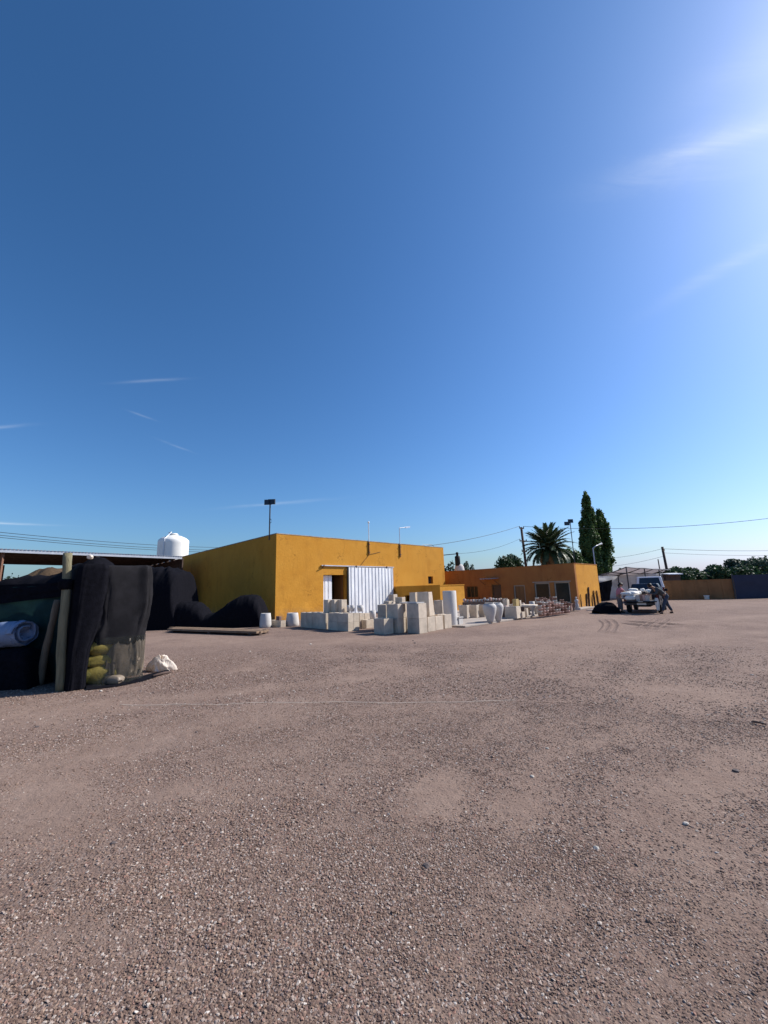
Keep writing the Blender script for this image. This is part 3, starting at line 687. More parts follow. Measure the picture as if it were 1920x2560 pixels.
# small ribbed awning with light coming through its ribs
aw0, aw1 = on_v(1212, 1448), on_v(1248, 1446); zA = aw0.z
awn = thing('awning', 'small corrugated awning with bright rib ends above the shop door', 'awning', aw1)
mb = MB(); na = 10; sa_, sb2 = sv(aw1), sv(aw0)
def awf(i, j):
    s = sa_ + (sb2-sa_)*i; return C2 + V*s + NV*(.02+.75*(1-j)) + UP*(zA + .02*j + .03*math.sin(i*math.pi*2*5.5))
mb.grid(awf, 66, 2); o = part('sheet', mb, M['steel'], awn); so_ = o.modifiers.new('t', 'SOLIDIFY'); so_.thickness = .006
for k in (0.02, .98):
    mb = MB(); s = sa_ + (sb2-sa_)*k; mb.tube([C2 + V*s + NV*.01 + UP*(zA-.45), C2 + V*s + NV*.72 + UP*(zA-.1)], .015, 6); part('bracket', mb, M['dark_steel'], awn)
# weathered posts leaning on the sunlit end wall
def on_u2(x, y, off=0):
    d = ray(x, y); t_ = (C2 + NU*off - CAM).dot(NU)/d.dot(NU); return CAM + d*t_
for i, (x0, yt, xb, w, lab) in enumerate([(1451, 1486, 1455, .06, 'shortest thin dark post leaning on ochre end wall, beside the wall corner'), (1466.5, 1484, 1467, .12, 'stout dark post leaning on ochre end wall, left of the tallest one'),
        (1471, 1468, 1473.5, .14, 'tallest dark post leaning on the ochre end wall'), (1480, 1487, 1482, .06, 'slim dark post leaning on ochre end wall, right of the tallest one'),
        (1484, 1476.5, 1488, .11, 'dark post leaning on ochre end wall, last but one before its right edge'), (1491.5, 1476.5, 1496.5, .11, 'dark post leaning at the right edge of the ochre end wall')]):
    tp = on_u2(x0, yt, .07); bt = on_u2(xb, 1521, .0); bt = Vector((bt.x, bt.y, 0)) + NU*.35
    bt = P(*[a for a in (xb, px(bt)[1])])
    mb = MB(); k = 9; pts = [bt.lerp(tp, q/k) + Vector((.008*math.sin(q*2.1+i), 0, 0)) for q in range(k+1)]
    mb.tube(pts, [w/2*(1.05-.25*q/k) for q in range(k+1)], 8)
    single('weathered_post', mb, M['timber_dark'], lab, 'post', tuple(bt), 'posts leaning on the ochre end wall', True)

# ------------------------------------------------------------------ cast concrete planters in front of the warehouse
def planter_mesh(name, lu, lv, h, taper=0.0, rim=.035, matl=None, lip=False):
    # local: corner nearest us at the origin, u along +U, v along +V ; taper>0 widens the top
    mb = MB()
    def ring(z, k): # k outward offset
        a = [(-k, -k), (lu+k, -k), (lu+k, lv+k), (-k, lv+k)]
        return [U*p + V*q + UP*z for p, q in a]
    ks = [(0, 0), (h, taper)]
    if lip: ks = [(0, 0), (h*.86, taper*.9), (h*.865, taper*.9+.025), (h, taper+.03)]
    rs = [ring(z, k) for z, k in ks] + [ring(h, ks[-1][1]-rim), ring(h-.12 if h > .3 else h*.6, ks[-1][1]-rim*1.4)]
    vs = [p for r in rs for p in r]
    fs = [(i*4+j, i*4+(j+1) % 4, (i+1)*4+(j+1) % 4, (i+1)*4+j) for i in range(len(rs)-1) for j in range(4)]
    fs += [(3,2,1,0), tuple(len(vs)-4+i for i in range(4))]
    mb.add(vs, fs); return mb
def fit(x, y, xl, xr, yt, z0=0.0, lu=None, lv=None):
    k = P(x, y, z0)
    lu = lu or solve(lambda t: k + U*t, xr, 0, 0, 3); lv = lv or solve(lambda t: k + V*t, xl, 0, 0, 3)
    h = solve(lambda t: k + UP*t, yt, 1, 0, 3); return k, lu, lv, h
random.seed(11)
def planter(label, x, y, xl, xr, yt, z0=0.0, lu=None, lv=None, taper=0, matl='concrete', group='concrete planters stacked before the warehouse', lip=False, h=None, at=None, cat='planter', name='concrete_planter'):
    k, a, b, hh = fit(x, y, xl, xr, yt, z0, lu, lv)
    if at is not None: k = at
    h = h or hh
    mb = planter_mesh(name, a, b, h, taper, matl=matl, lip=lip)
    o = tag(link(name, mb.mesh(name, M[matl]), None, k), label, cat, group); bevel(o, .008, 1)
    return o, k, a, b, h
S = {}
GR = 'concrete planters stacked before the warehouse'
# the right-hand heap, reading from its near left corner
o, k, a, b, h = planter('near left lowest dark sided concrete planter, first in the front row', 960.5, 1587, 935, 972, 1547.5, lu=.50)
hh = h
o, k, a, b, h = planter('lower concrete planter standing directly behind the first front row planter', 966, 1579, 940, 990, 1545, lu=.5, lv=.5, h=hh)
planter('upper concrete planter of the leftmost pair in the front heap', 0, 0, 0, 0, 0, lu=a, lv=b, h=hh+.02, at=k + UP*(h+.005)) if False else None
def stack(x, y, xl, xr, ytop, n, labels, lu=None, lv=None, matl='concrete', taper=0):
    k, a, b, H = fit(x, y, xl, xr, ytop, 0, lu, lv); h = H/n - .004
    for i in range(n):
        mb = planter_mesh('p', a, b, h, taper); off = U*random.uniform(-.008,.008) + V*random.uniform(-.008,.008)
        o = tag(link('concrete_planter', mb.mesh('concrete_planter', M[matl]), None, k + UP*(h+.004)*i + off), labels[i], 'planter', GR); bevel(o, .008, 1)
    return k, a, b, H
k, a, b, H = fit(966, 1579, 940, 990, 1512, 0, .5, .5)
o = tag(link('concrete_planter', planter_mesh('p', .5, .5, H-hh-.01).mesh('concrete_planter', M['concrete']), None, k + UP*(hh+.005)), 'upper planter of the leftmost two high stack, dark face towards us', 'planter', GR); bevel(o, .008, 1)
TOPZ = H
stack(996, 1583.6, 968, 1016, 1510.5, 2, ['lower planter of the second front stack from the left', 'upper planter of the second front stack from the left'])
planter('narrow sliver of a planter squeezed between second and third front stacks', 1018, 1580.5, 1010, 1023, 1545, lu=.25, lv=.4)
kd, ad_, bd_, Hd = stack(1049, 1585, 1019, 1069.5, 1509, 2, ['nearest lower planter of the tallest front stack, with sunlit beige right face', 'nearest upper planter of the tallest front stack, with sunlit beige right face'])
planter('single low sunlit planter immediately right of the nearest stack', 1070.5, 1580, 1050, 1090, 1543, lv=.5)
planter('second single low sunlit planter to the right of the nearest stack', 1090.5, 1576, 1072, 1109, 1541, lv=.5)
planter('third single low sunlit planter, just left of the grey round column', 1112.5, 1572.3, 1098, 1130, 1537, lv=.26)
# low fill behind the front faces, seen as a continuous top
for i, (du, dv, hz, lab) in enumerate([(.65, .70, .55, 'planter in second row behind the first low sunlit planter'), (1.25, .66, .55, 'planter in second row behind the second low sunlit planter'), (1.85, .62, .55, 'planter in second row behind the third low sunlit planter')]):
    p = kd + U*(du+.02) + V*dv
    o = tag(link('concrete_planter', planter_mesh('p', .5, .5, hz).mesh('concrete_planter', M['concrete']), None, p), lab, 'planter', GR); bevel(o, .008, 1)
# flared tall planters on the second row
def tall(label, base, lu, lv, h, taper):
    o = tag(link('tall_planter', planter_mesh('t', lu, lv, h, taper, rim=.03).mesh('tall_planter', M['concrete_warm']), None, base), label, 'tall planter', 'tall tapering planters standing on the heap'); bevel(o, .006, 1); return o
z1 = .562
p2 = P(1074, 1539, z1); tall('right hand one of two tall tapering sunlit planters beside each other', p2, .33, .33, solve(lambda t: p2 + UP*t, 1480, 1, 0, 3), -.05)
p1 = P(1062, 1538.5, z1); tall('left hand one of two tall tapering sunlit planters beside each other', p1, .26, .40, solve(lambda t: p1 + UP*t, 1480, 1, 0, 3), -.02)
tp0 = solve(lambda t: p1 + V*t, 1040, 0, 0, 3); p0 = p1 + V*tp0
tall('tall dark planter behind the nearest stack, left of the sunlit pair', p0, .24, .36, solve(lambda t: p0 + UP*t, 1481, 1, 0, 3), -.02)
# flared planter in shade on the low row, before the annex
planter('flared grey planter in shade standing on low row left of the round column', 1107.5, 1561, 1089, 1122, 1501, 0, lu=.40, taper=.03)
# round column
kc = P(1128, 1567); rc = .5*abs(px(kc)[0]-px(kc + RGT)[0])
rr = 17.3/abs(px(kc + RGT)[0]-px(kc)[0]); kc = kc + Vector((kc.x, kc.y, 0)).normalized()*rr
hc = solve(lambda t: kc + UP*t, 1477, 1, 0, 4)
mb = MB(); mb.lathe([(rr,0),(rr*1.0,.02),(rr,hc-.02),(rr-.015,hc),(rr-.05,hc),(rr-.06,hc-.3),(0,hc-.3)], kc, 40)
o = single('concrete_column', mb, M['white_conc'], 'tall round pale grey concrete column at the right end of the planter heap', 'column', tuple(kc), None, True)
planter('small pale square planter with projecting rim right of the round column', 1148.5, 1565.5, 1144, 1160, 1542.5, .0, lu=.30, lv=.22, taper=-.01, matl='white_conc', lip=True, group='planters along the slab', cat='planter')
# small things on top of the heap
GS = 'small concrete blocks on top of the heap'
for (x, y, xl, xr, yt, lab) in [(984, 1502.5, 971, 994, 1486, 'topmost small concrete cube of the heap'), (1004.7, 1508, 988, 1014, 1493, 'small square block lying right of the topmost cube'), (972, 1509, 959, 983, 1503, 'flat thin block at the left edge of the heap top')]:
    planter(lab, x, y+1, xl, xr, yt, TOPZ-.02+.02, lv=None, group=GS, cat='concrete block', name='concrete_block')
    _k = P(x, y+1, TOPZ); _k = _k - U*.08 - V*.06; _k.z = 0
    for _z in range(2):
        _o = tag(link('concrete_planter', planter_mesh('p', .44, .5, TOPZ/2-.004).mesh('concrete_planter', M['concrete']), None, _k + UP*(TOPZ/2-.001)*_z), '%s planter under the %s' % (['lower', 'upper'][_z], lab), 'planter', GR)
mb = MB(); a_ = P(989, 1511, 1.13); mb.box(a_, U*.42, V*1.0, UP*.05); 
# second layer behind: dark backs seen under the annex
_b = p0 - U*.05 - V*.03; _b.z = 0
o = tag(link('concrete_planter', planter_mesh('p', .36, .42, .56).mesh('concrete_planter', M['concrete']), None, _b), 'low planter carrying the tall dark planter behind the nearest stack', 'planter', GR); bevel(o, .008, 1)
o = tag(link('concrete_slab', planter_mesh('s', .45, .9, .04).mesh('concrete_slab', M['white_conc']), None, kd + U*.02 + V*.1 + UP*(Hd+.003)), 'thin pale concrete slab lying across the top of the nearest stack', 'slab')
# ---- left-hand rows
n_l = 4
names = ['nearest', 'second', 'third', 'farthest']
k, a, b, H = fit(870.4, 1579, 820, 885, 1534, 0)
lvp = b/2
for j in range(2):
    for i in range(2):
        for z in range(2):
            w_u = a-.012
            o = tag(link('concrete_planter', planter_mesh('p', w_u, lvp-.006, H/2-.004).mesh('concrete_planter', M['concrete']), None, k + U*(a*i) + V*(lvp*j) + UP*(H/2)*z + U*random.uniform(-.005,.005)),
                    '%s %s planter in %s row of the low block before the doorway' % (['lower','upper'][z], ['left','right'][i], ['near','far'][j]), 'planter', GR); bevel(o, .006, 1)
k2, a2, b2, H2_ = fit(916.5, 1572, 905, 934.5, 1533, 0)
for i, (x, y, xl, xr, yt, lab) in enumerate([(916, 1571.5, 904, 935, 1550, 'low planter with sunlit face standing before the right side of the ribbed door'), (899.5, 1571, 884, 912, 1533.5, 'planter with sunlit face right behind the low block of four'), (912.5, 1567, 900, 926, 1533.5, 'planter with sunlit face behind the low planter near the ribbed door')]):
    planter(lab, x, y, xl, xr, yt)
k1, a1, b1, H1_ = fit(814, 1573.5, 751, 828, 1533.5, 0)
nb = 4
for j in range(nb):
    o = tag(link('concrete_planter', planter_mesh('p', a1, b1/nb-.008, H1_).mesh('concrete_planter', M['concrete']), None, k1 + V*(b1/nb*j) + U*random.uniform(-.006,.006)), '%s planter from the doorway in the dark faced row left of the low block' % ['first', 'second', 'third', 'fourth'][j], 'planter', GR); bevel(o, .006, 1)
for j in range(nb):
    for i in range(1, 3):
        o = tag(link('concrete_planter', planter_mesh('p', a1, b1/nb-.008, H1_-.01*i).mesh('concrete_planter', M['concrete']), None, k1 + U*(a1+.012)*i + V*(b1/nb*j)), 'planter %s rows behind the dark faced row, %s from the doorway side' % (['one', 'two'][i-1], ['first', 'second', 'third', 'last'][j]), 'planter', GR)
# three tall sunlit blocks on top, before the doorway
for (x, y, xl, xr, lab) in [(820, 1531.5, 805, 834.5, 'leftmost'), (836, 1531.3, 821, 850.5, 'middle'), (854, 1531, 851, 867.5, 'rightmost')]:
    planter('%s of three sunlit blocks stacked before the dark doorway' % lab, x, y, xl, xr, 1499.5, H1_, matl='concrete_warm', group='sunlit blocks before the doorway', cat='concrete block', name='concrete_block', lv=.35)
# small pots
def pot(label, x, y, r_px, yt, prof, matl='white_conc', z0=0, group=None, name='pot', cat='pot', n=24, sx=1):
    k = P(x, y, z0); s = abs(px(k + RGT)[0]-px(k)[0]); r = r_px/s
    k = k + Vector((k.x, k.y, 0)).normalized()*r*.75
    h = solve(lambda t: k + UP*t, yt, 1, 0, 4)
    mb = MB(); mb.lathe([(q*r, w*h) for q, w in prof], (0,0,0), n)
    return tag(link(name, mb.mesh(name, M[matl], (0,0,0), True), None, k), label, cat, group)
CYL = [(.82,0),(.9,.05),(1,.5),(.97,1),(.85,1),(.8,.75),(0,.72)]
TAP = [(.93,0),(1,.04),(1.0,.25),(.93,.6),(.84,.97),(.80,1),(.70,1),(.68,.8),(0,.78)]
URN = [(.42,0),(.46,.03),(.62,.22),(.86,.48),(1.0,.72),(.97,.84),(.80,.93),(.60,.955),(.66,.975),(.70,1),(.55,1),(.5,.9),(0,.85)]
FLARE = [(.72,0),(.74,.02),(.98,.95),(1.0,1),(.9,1),(.82,.7),(0,.65)]
pot('pale tapering concrete pot by the warehouse corner, in front of shaded wall', 663.5, 1569.5, 14.5, 1533, TAP, group='tapering pots by the corner', cat='pot')
pot('pale tapering concrete pot at the foot of the sunlit wall, left of planter row', 731, 1566, 16.5, 1532, TAP, group='tapering pots by the corner')
for (x, y, r, yt, lab) in [(872, 1529, 5, 1513, 'leftmost small pale pot on the low block by the ribbed door'), (881, 1529.5, 5.5, 1513, 'second small pale pot on the low block by the ribbed door'), (901, 1529, 8, 1513, 'largest small pale pot on the low block by the ribbed door')]:
    pot(lab, x, y, r, yt, CYL, z0=H*.99, group='small pots on the planters')
pot('round pale pot standing between the low block and the front heap', 932, 1548.5, 8, 1526, CYL, z0=.33, group='small pots on the planters')
o, *_ = planter('long low grey concrete trough between the two pale pots', 701.5, 1568.5, 676, 706, 1552, lu=.28, group=None, cat='trough', name='concrete_trough')
planter('small brown block standing on the grey trough at the warehouse corner', 698, 1551.5, 690, 701, 1541, .36, matl='brick', group=None, cat='block', name='clay_block', lu=.12)
planter('small dark box between the grey trough and the right pale pot', 711, 1566, 705, 714, 1552, group=None, cat='box', name='small_box')
# timber lying on bearers
tb = thing('timber_stack', 'long weathered planks lying on bearers on the ground before the black covered mound', 'timber', P(500, 1580))
ea, eb = P(645, 1582, .12), P(400, 1574, .12); dr = (eb-ea); dr.z = 0; dn = Vector((-dr.y, dr.x, 0)).normalized(); 
if dn.y < 0: dn = -dn
for i in range(5):
    mb = MB(); o_ = ea + dn*(.17*i) + dr.normalized()*random.uniform(0, .5); o_.z = .09
    mb.box(o_, dr*random.uniform(.9, 1.0), dn*.15, UP*random.uniform(.06, .10)); part('plank', mb, M['timber'], tb)
for k_ in (.06, .45, .85):
    mb = MB(); o_ = ea + dr*k_ - dn*.03; o_.z = 0; mb.box(o_, dr.normalized()*.12, dn*.95, UP*.085); part('bearer', mb, M['timber_dark'], tb)
mb = MB(); o_ = P(392, 1570, 0); mb.box(o_ + UP*.002, (P(355, 1567) - o_), Vector((0,.25,0)), UP*.06); single('plank', mb, M['timber'], 'short plank lying flat left of the timber on bearers', 'plank')
# ------------------------------------------------------------------ pots and stock on the slab
SZ = .07
pot('nearest big bulbous pale urn on the slab edge', 1226.5, 1556, 17.3, 1507, URN, z0=SZ, group='big bulbous urns', name='urn', cat='urn', n=32)
pot('second big bulbous pale urn, right behind the nearest one', 1246.5, 1553, 14.8, 1506, URN, z0=SZ, group='big bulbous urns', name='urn', cat='urn', n=32)
GP = 'flared square planters in a row'
for i, (x, y, xl, xr, yt) in enumerate([(1168, 1546.5, 1148, 1172.5, 1513), (1192, 1544.5, 1172, 1197, 1512.5), (1212, 1543, 1195, 1217, 1512)]):
    planter('%s flared square planter of the row behind the urns' % ['left', 'middle', 'right'][i], x, y, xl+3, xr-1, yt, SZ, taper=.055, matl='concrete', group=GP, cat='planter', name='flared_planter')
kS = P(1245, 1545, SZ)
o, *_ = planter('big dark faced concrete box right of the urns with pale ledge', 1293, 1546.5, 1262, 1305, 1516.5, SZ, taper=-.02, group=None, cat='planter', name='concrete_box')
p = P(1280, 1524, SZ+.35)
pot_b, *_ = planter('pale narrow block right beside the big dark faced box', 1306.5, 1545, 1300, 1313.5, 1530, SZ, matl='concrete_warm', group=None, cat='block', name='concrete_block', lv=.2)
planter('pale slab standing upright in shade under the concrete table', 1318, 1543, 1312, 1326, 1521, SZ, matl='concrete_warm', group=None, cat='block', name='concrete_block', lu=.18)
# concrete table
kt = P(1318, 1536, SZ); tt = thing('concrete_table', 'round edged concrete table top on a splayed pedestal among the pots', 'table', kt)
zt = zat(kt, 1512); zt0 = zt-.17
mb = MB(); mb.lathe([(.16,0),(.2,.03),(.13,.2),(.12,(zt0-SZ)*.7),(.26,zt0-SZ)], kt, 20); part('pedestal', mb, M['concrete'], tt, True)
mb = MB(); mb.lathe([(.2,zt0-SZ+.002),(.58,zt0-SZ+.03),(.62,zt-SZ-.05),(.6,zt-SZ),(0,zt-SZ)], kt, 28); part('table_top', mb, M['concrete'], tt, True)
pot('pale squat bowl on a foot right of the concrete table', 1333, 1540.5, 9, 1513, [(.45,0),(.5,.05),(.3,.3),(.35,.5),(.9,.85),(1,.97),(1,1),(.85,1),(.5,.8),(0,.78)], z0=SZ, name='bowl', cat='bowl')
pot('pale cone shaped planter behind the squat bowl', 1341, 1536, 8, 1516, [(.3,0),(.95,.9),(1,1),(.85,1),(.6,.6),(0,.55)], z0=SZ, name='bowl', cat='bowl')
# back row: small pale and pink wares on low shelves
random.seed(5)
GB = 'small wares on the back shelf'
sh_a, sh_b = P(1168, 1533, SZ), P(1262, 1528, SZ)
mb = MB(); dd = sh_b-sh_a; mb.box(sh_a + Vector((0,.9,0)), dd*1.25, Vector((0,.5,0)), UP*.60); 
sh = single('stock_shelf', mb, M['timber_dark'], 'low dark shelf behind the row of flared planters', 'shelf')
zsh = SZ+.605
looks = ['pink', 'cream', 'pale grey', 'brick red']
for i in range(16):
    f = (i+.5)/16; p = sh_a + dd*1.25*f + Vector((0, 1.1 + random.uniform(-.05,.1), 0)); p.z = zsh
    r = random.uniform(.07,.11); h = random.uniform(.12,.24)
    mb = MB(); pr = random.choice([FLARE, CYL, URN]); mb.lathe([(a_*r, b_*h) for a_, b_ in pr], (0,0,0), 12)
    mk = random.choice(['pink_clay', 'white_conc', 'white_conc', 'concrete_warm'])
    tag(link('small_pot', mb.mesh('small_pot', M[mk], (0,0,0), True), None, p), '%s small clay pot from the left on the dark shelf behind the flared planters' % ORD[i], 'pot', GB)
for (x, y, xl, xr, yt, mt_, lab) in [(1268, 1514, 1257, 1274, 1499, 'concrete_warm', 'pale upright block with sunlit edge standing behind the dark faced box'), (1291, 1517, 1282, 1298, 1498, 'yellowblock', 'yellowish upright block behind the dark faced box'), (1301, 1516, 1297, 1304, 1501, 'concrete_warm', 'slim pale upright block right of the yellowish block')]:
    if mt_ == 'yellowblock': M['yellowblock'] = M.get('yellowblock') or mat('yellow_ochre_block', (.42,.31,.14), .9)
    kk = P(x, y, SZ+.5)
    planter(lab, x, y, xl, xr, yt, SZ+.5, matl=mt_, group='upright blocks behind the dark faced box', cat='block', name='upright_block')
mb = MB(); a_ = P(1262, 1520, SZ+.45); b_ = P(1310, 1519, SZ+.45); a_.z = SZ; dd2 = (b_-a_); dd2.z = 0; mb.box(a_, dd2, Vector((-.1,.6,0)), UP*.49); single('stock_shelf', mb, M['timber_dark'], 'low dark shelf behind the dark faced box carrying upright blocks', 'shelf')
GK = 'mixed pots standing in shade before the shop windows'
for i in range(12):
    x = 1262 + i*7.2; p = P(x, 1534-(x-1262)*.12 + (i % 2)*1.2, SZ) + Vector((0, .35*(i % 3), 0)); r = random.uniform(.13,.19); h = random.uniform(.30,.52)
    mb = MB(); mb.lathe([(a_*r, b_*h) for a_, b_ in [FLARE, URN, CYL][i % 3]], (0,0,0), 16)
    mk = ['concrete', 'white_conc', 'pink_clay'][(i*2) % 3]
    tag(link('shop_pot', mb.mesh('shop_pot', M[mk], (0,0,0), True), None, p), '%s %s from the left behind the concrete table, in shade' % (ORD[i], ['flared pot', 'bulbous jar', 'straight pot'][i % 3]), 'pot', GK)
# terracotta stock: columns of stacked pots at the slab edge
GT = 'stacked terracotta pots'
def tcol(x, y, n, r, h, mt_, lab, zz=SZ, flare=.82):
    p = P(x, y, zz); n = max(2, min(6, n + random.choice([-1, 0, 0, 0, 1])))
    for i in range(n):
        mb = MB(); mb.lathe([(r*flare,0),(r*.96,h*.72),(r*1.03,h*.74),(r*1.03,h*.96),(r*.9,h*.96),(r*.8,h*.4),(0,h*.4)], (0,0,0), 12)
        o = tag(link('terracotta_pot', mb.mesh('terracotta_pot', M[random.choice([mt_, mt_, 'pink_clay', 'white_conc', 'brick'])], (0,0,0), True), None, p + UP*(h*i+.002) + Vector((random.uniform(-.012,.012), random.uniform(-.012,.012), 0))),
            lab % ['lowest','second lowest','third','fourth','fifth','sixth'][i], 'terracotta pot', GT)
dirs = sl_dir
cols = []
for i in range(10):
    x = 1352 + i*7.6; cols.append((x, 1541.5-(x-1352)*.135, 5 if i < 5 else 4, 'pink_clay' if i % 2 else 'terracotta'))
for i, (x, y, n_, mt_) in enumerate(cols):
    tcol(x, y, n_, .115, .135, mt_, '%s' + ' clay pot of the %s stack in the front line along the slab edge' % ORD[i])
for i in range(9):
    x = 1349 + i*8.2; tcol(x, 1533.5-(x-1349)*.115, 6 if i < 4 else 5, .115, .13, 'terracotta' if i % 3 else 'pink_clay', '%s' + ' clay pot of the %s stack in the middle line on the slab' % ORD[i])
for i in range(6):
    x = 1345 + i*9; tcol(x, 1527-(x-1345)*.09, 6, .115, .13, 'brick', '%s' + ' clay pot of the %s stack in the rear line on the slab' % ORD[i])
# dark hampers / crates near the building corner
for i, (x, y, xl, xr, yt) in enumerate([(1428, 1527.5, 1418.5, 1432, 1509.5), (1438.5, 1524.5, 1432, 1441, 1508.5)]):
    planter('%s dark square clay planter with pale rim by the building corner' % ['near', 'far'][i], x, y, xl, xr, yt, SZ, matl='brick', group='dark planters by the corner', cat='planter', name='clay_planter', lip=True)
# bluish covered goods behind
mb = MB(); c_ = P(1424, 1516, SZ); c_.y += .9
for q_ in range(5): pass
mb.grid(lambda i, j: c_ + Vector((math.cos(i*2*math.pi)*.42*math.cos(j*1.45)*(1+.12*math.sin(i*19+j*5)), math.sin(i*2*math.pi)*.4*math.cos(j*1.45), (.75*math.sin(j*1.57))**.7*(1+.07*math.sin(i*25)) if j > 0 else 0)), 24, 8)
single('covered_goods', mb, M['fenceblue'], 'bluish covered bundle in shade below the right shop window', 'bundle', tuple(c_), smooth=True)
# white slender statue at the end
ks = P(1443.5, 1525, SZ); hs = solve(lambda t: ks + UP*t, 1492, 1, 0, 3)
st = thing('garden_statue', 'slender white garden statue standing at the corner of the low building', 'statue', ks)
mb = MB(); mb.box(ks + Vector((-.13,-.13,0)), (.26,0,0), (0,.26,0), (0,0,hs*.16)); part('plinth', mb, M['white_conc'], st)
mb = MB(); mb.lathe([(.10,.16),(.12,.20),(.105,.4),(.075,.52),(.105,.66),(.115,.74),(.07,.80),(.035,.83),(.035,.86),(.06,.90),(.062,.95),(.04,.99),(0,1.0)] and [(r_, z_*hs) for r_, z_ in [(.10,.162),(.12,.20),(.105,.4),(.075,.52),(.105,.66),(.115,.74),(.07,.80),(.035,.83),(.035,.86),(.06,.90),(.062,.95),(.04,.99),(0,1.0)]], ks, 16, sy=.75); part('figure', mb, M['white_conc'], st, True)
# low litter by the wall foot
for i, (x, y, lab) in enumerate([(1478, 1526, 'pale scrap lying at the foot of the ochre end wall'), (1494, 1527.5, 'pale scrap lying at the right corner of the ochre end wall')]):
    mb = MB(); p = P(x, y); mb.cbox(p + Vector((0,0,.03)), .5, .2, .05); single('scrap_board', mb, M['white_conc'], lab, 'scrap', tuple(p), 'scraps by the wall foot')
# low wild plants at the wall foot

# ------------------------------------------------------------------ cloth and netting helpers
def fb1(x, y, k=50): return float(fbm(np.array([x*1.0]), np.array([y*1.0]), k, 3)[0]) - .5
def rings(mb, levels, n=72, fold=.02, seed=0, close_top=True, mi=0):
    # levels: list of (z, cx, cy, rx, ry, squareness) ; draped cloth outline with folds; returns via mb
    vs = []; K = len(levels)
    for li, (z, cx, cy, rx, ry, sq, rot) in enumerate(levels):
        for j in range(n):
            a = 2*math.pi*j/n; c, s = math.cos(a), math.sin(a); e = 2/sq
            x = math.copysign(abs(c)**e, c)*rx; y = math.copysign(abs(s)**e, s)*ry
            f = 1 + fold*(2.2*fb1(a*4+seed, z*1.1, 50)+1.6*fb1(a*11+z*5+seed, z*7-a*3, 54))/max(.3, min(rx, ry))
            x *= f; y *= f
            vs.append((cx + x*math.cos(rot)-y*math.sin(rot), cy + x*math.sin(rot)+y*math.cos(rot), z + fold*.8*fb1(a*5+seed*2, li*.7, 58)*(0 if li == 0 else 1)))
    fs = [(i*n+j, i*n+(j+1) % n, (i+1)*n+(j+1) % n, (i+1)*n+j) for i in range(K-1) for j in range(n)]
    if close_top:
        vs.append((levels[-1][1], levels[-1][2], levels[-1][0]+.01)); t = K*n
        fs += [((K-1)*n+j, (K-1)*n+(j+1) % n, t) for j in range(n)]
    mb.add(vs, fs, mi)
def sack_mesh(sx, sy, sz, seed, n=26, k=14):
    mb = MB()
    def f(i, j):
        a = i*2*math.pi; b = (j-.5)*math.pi; e = .38
        c, s = math.cos(a), math.sin(a); cb, sb = math.cos(b), math.sin(b)
        x = math.copysign(abs(c)**e, c)*abs(cb)**.5*sx/2; y = math.copysign(abs(s)**e, s)*abs(cb)**.5*sy/2; z = math.copysign(abs(sb)**.7, sb)*sz/2
        w = 1+.14*fb1(math.cos(a)*1.2+seed+5, math.sin(a)*1.2+j*3, 51)*2+.10*abs(fb1(math.cos(a)*4+seed+5, math.sin(a)*4+j*7, 53))*2
        return Vector((x*w, y*w, z*w + sz/2 - .12*sz*(abs(x)/sx*2)**2*math.copysign(1, z)))
    mb.grid(f, n, k); return mb

# ------------------------------------------------------------------ net covered stack on the left
ec = P(213, 1722); er = P(352, 1701)
fu = (er-ec); SW = fu.length; fu.normalize(); fn = Vector((fu.y, -fu.x, 0))       # face direction and outward normal
if fn.y > 0: fn = -fn
cxy = ec + fu*SW*.5 - fn*.65
ztop = zat(ec + fu*SW*.4, 1412)
rot = math.atan2(fu.y, fu.x)
# black upper cover
cov = thing('net_covered_stack', 'tall stack of goods wrapped in black shade netting beside the log pole', 'covered stack', (cxy.x, cxy.y, 0))
mb = MB(); lv = []
for (z, rx, ry, dx, sq) in [(.72,.66,.62,.02,5),(.80,.68,.66,.03,5),(.95,.69,.67,.04,5),(1.1,.69,.66,.07,5),(1.25,.71,.67,.08,5),(1.45,.73,.68,.08,6),(1.65,.73,.67,.08,6),(1.85,.73,.67,.07,7),(2.0,.72,.66,.06,7),(ztop-.05,.71,.65,.05,7),(ztop-.005,.68,.62,.05,7),(ztop,.55,.5,.05,6)]:
    lv.append((z, cxy.x + fu.x*dx, cxy.y + fu.y*dx, rx*SW/1.28, ry, sq, rot))
rings(mb, lv, 110, .030, 3)
# slanting hem: pull the lowest ring along the face, and diagonal gathers
W0 = Vector((cxy.x, cxy.y, 0))
nv_ = []
for (x, y, z) in mb.v:
    s = (Vector((x, y, 0))-W0).dot(fu)/SW
    if z < 1.5:
        w_ = (1.5-z)/.8; g_ = math.sin((s*3.2 + z*3.0)*5.2)*.016 + math.sin((s*2+z*4.4)*9)*.010
        x += fn.x*g_*w_; y += fn.y*g_*w_; z -= (s)*.10*w_*(1 if s > -.2 else .4)
    nv_.append((x, y, z))
mb.v = nv_
part('netting', mb, M['black_net_lit'], cov, True)
mb = MB(); dc = ec + fu*(.02) - fn*.42; lv = [(z, dc.x - fu.x*.10 + fu.x*dx, dc.y - fu.y*.10 + fu.y*dx, rx, .47, 4, rot) for z, rx, dx in ((.01,.17,-.06),(.3,.165,-.06),(.7,.18,-.05),(1.0,.23,0),(1.3,.27,.03),(1.9,.29,.05),(ztop-.08,.29,.06),(ztop+.01,.24,.06))]
rings(mb, lv, 90, .010, 21); part('side_netting', mb, M['black_net'], cov, True)
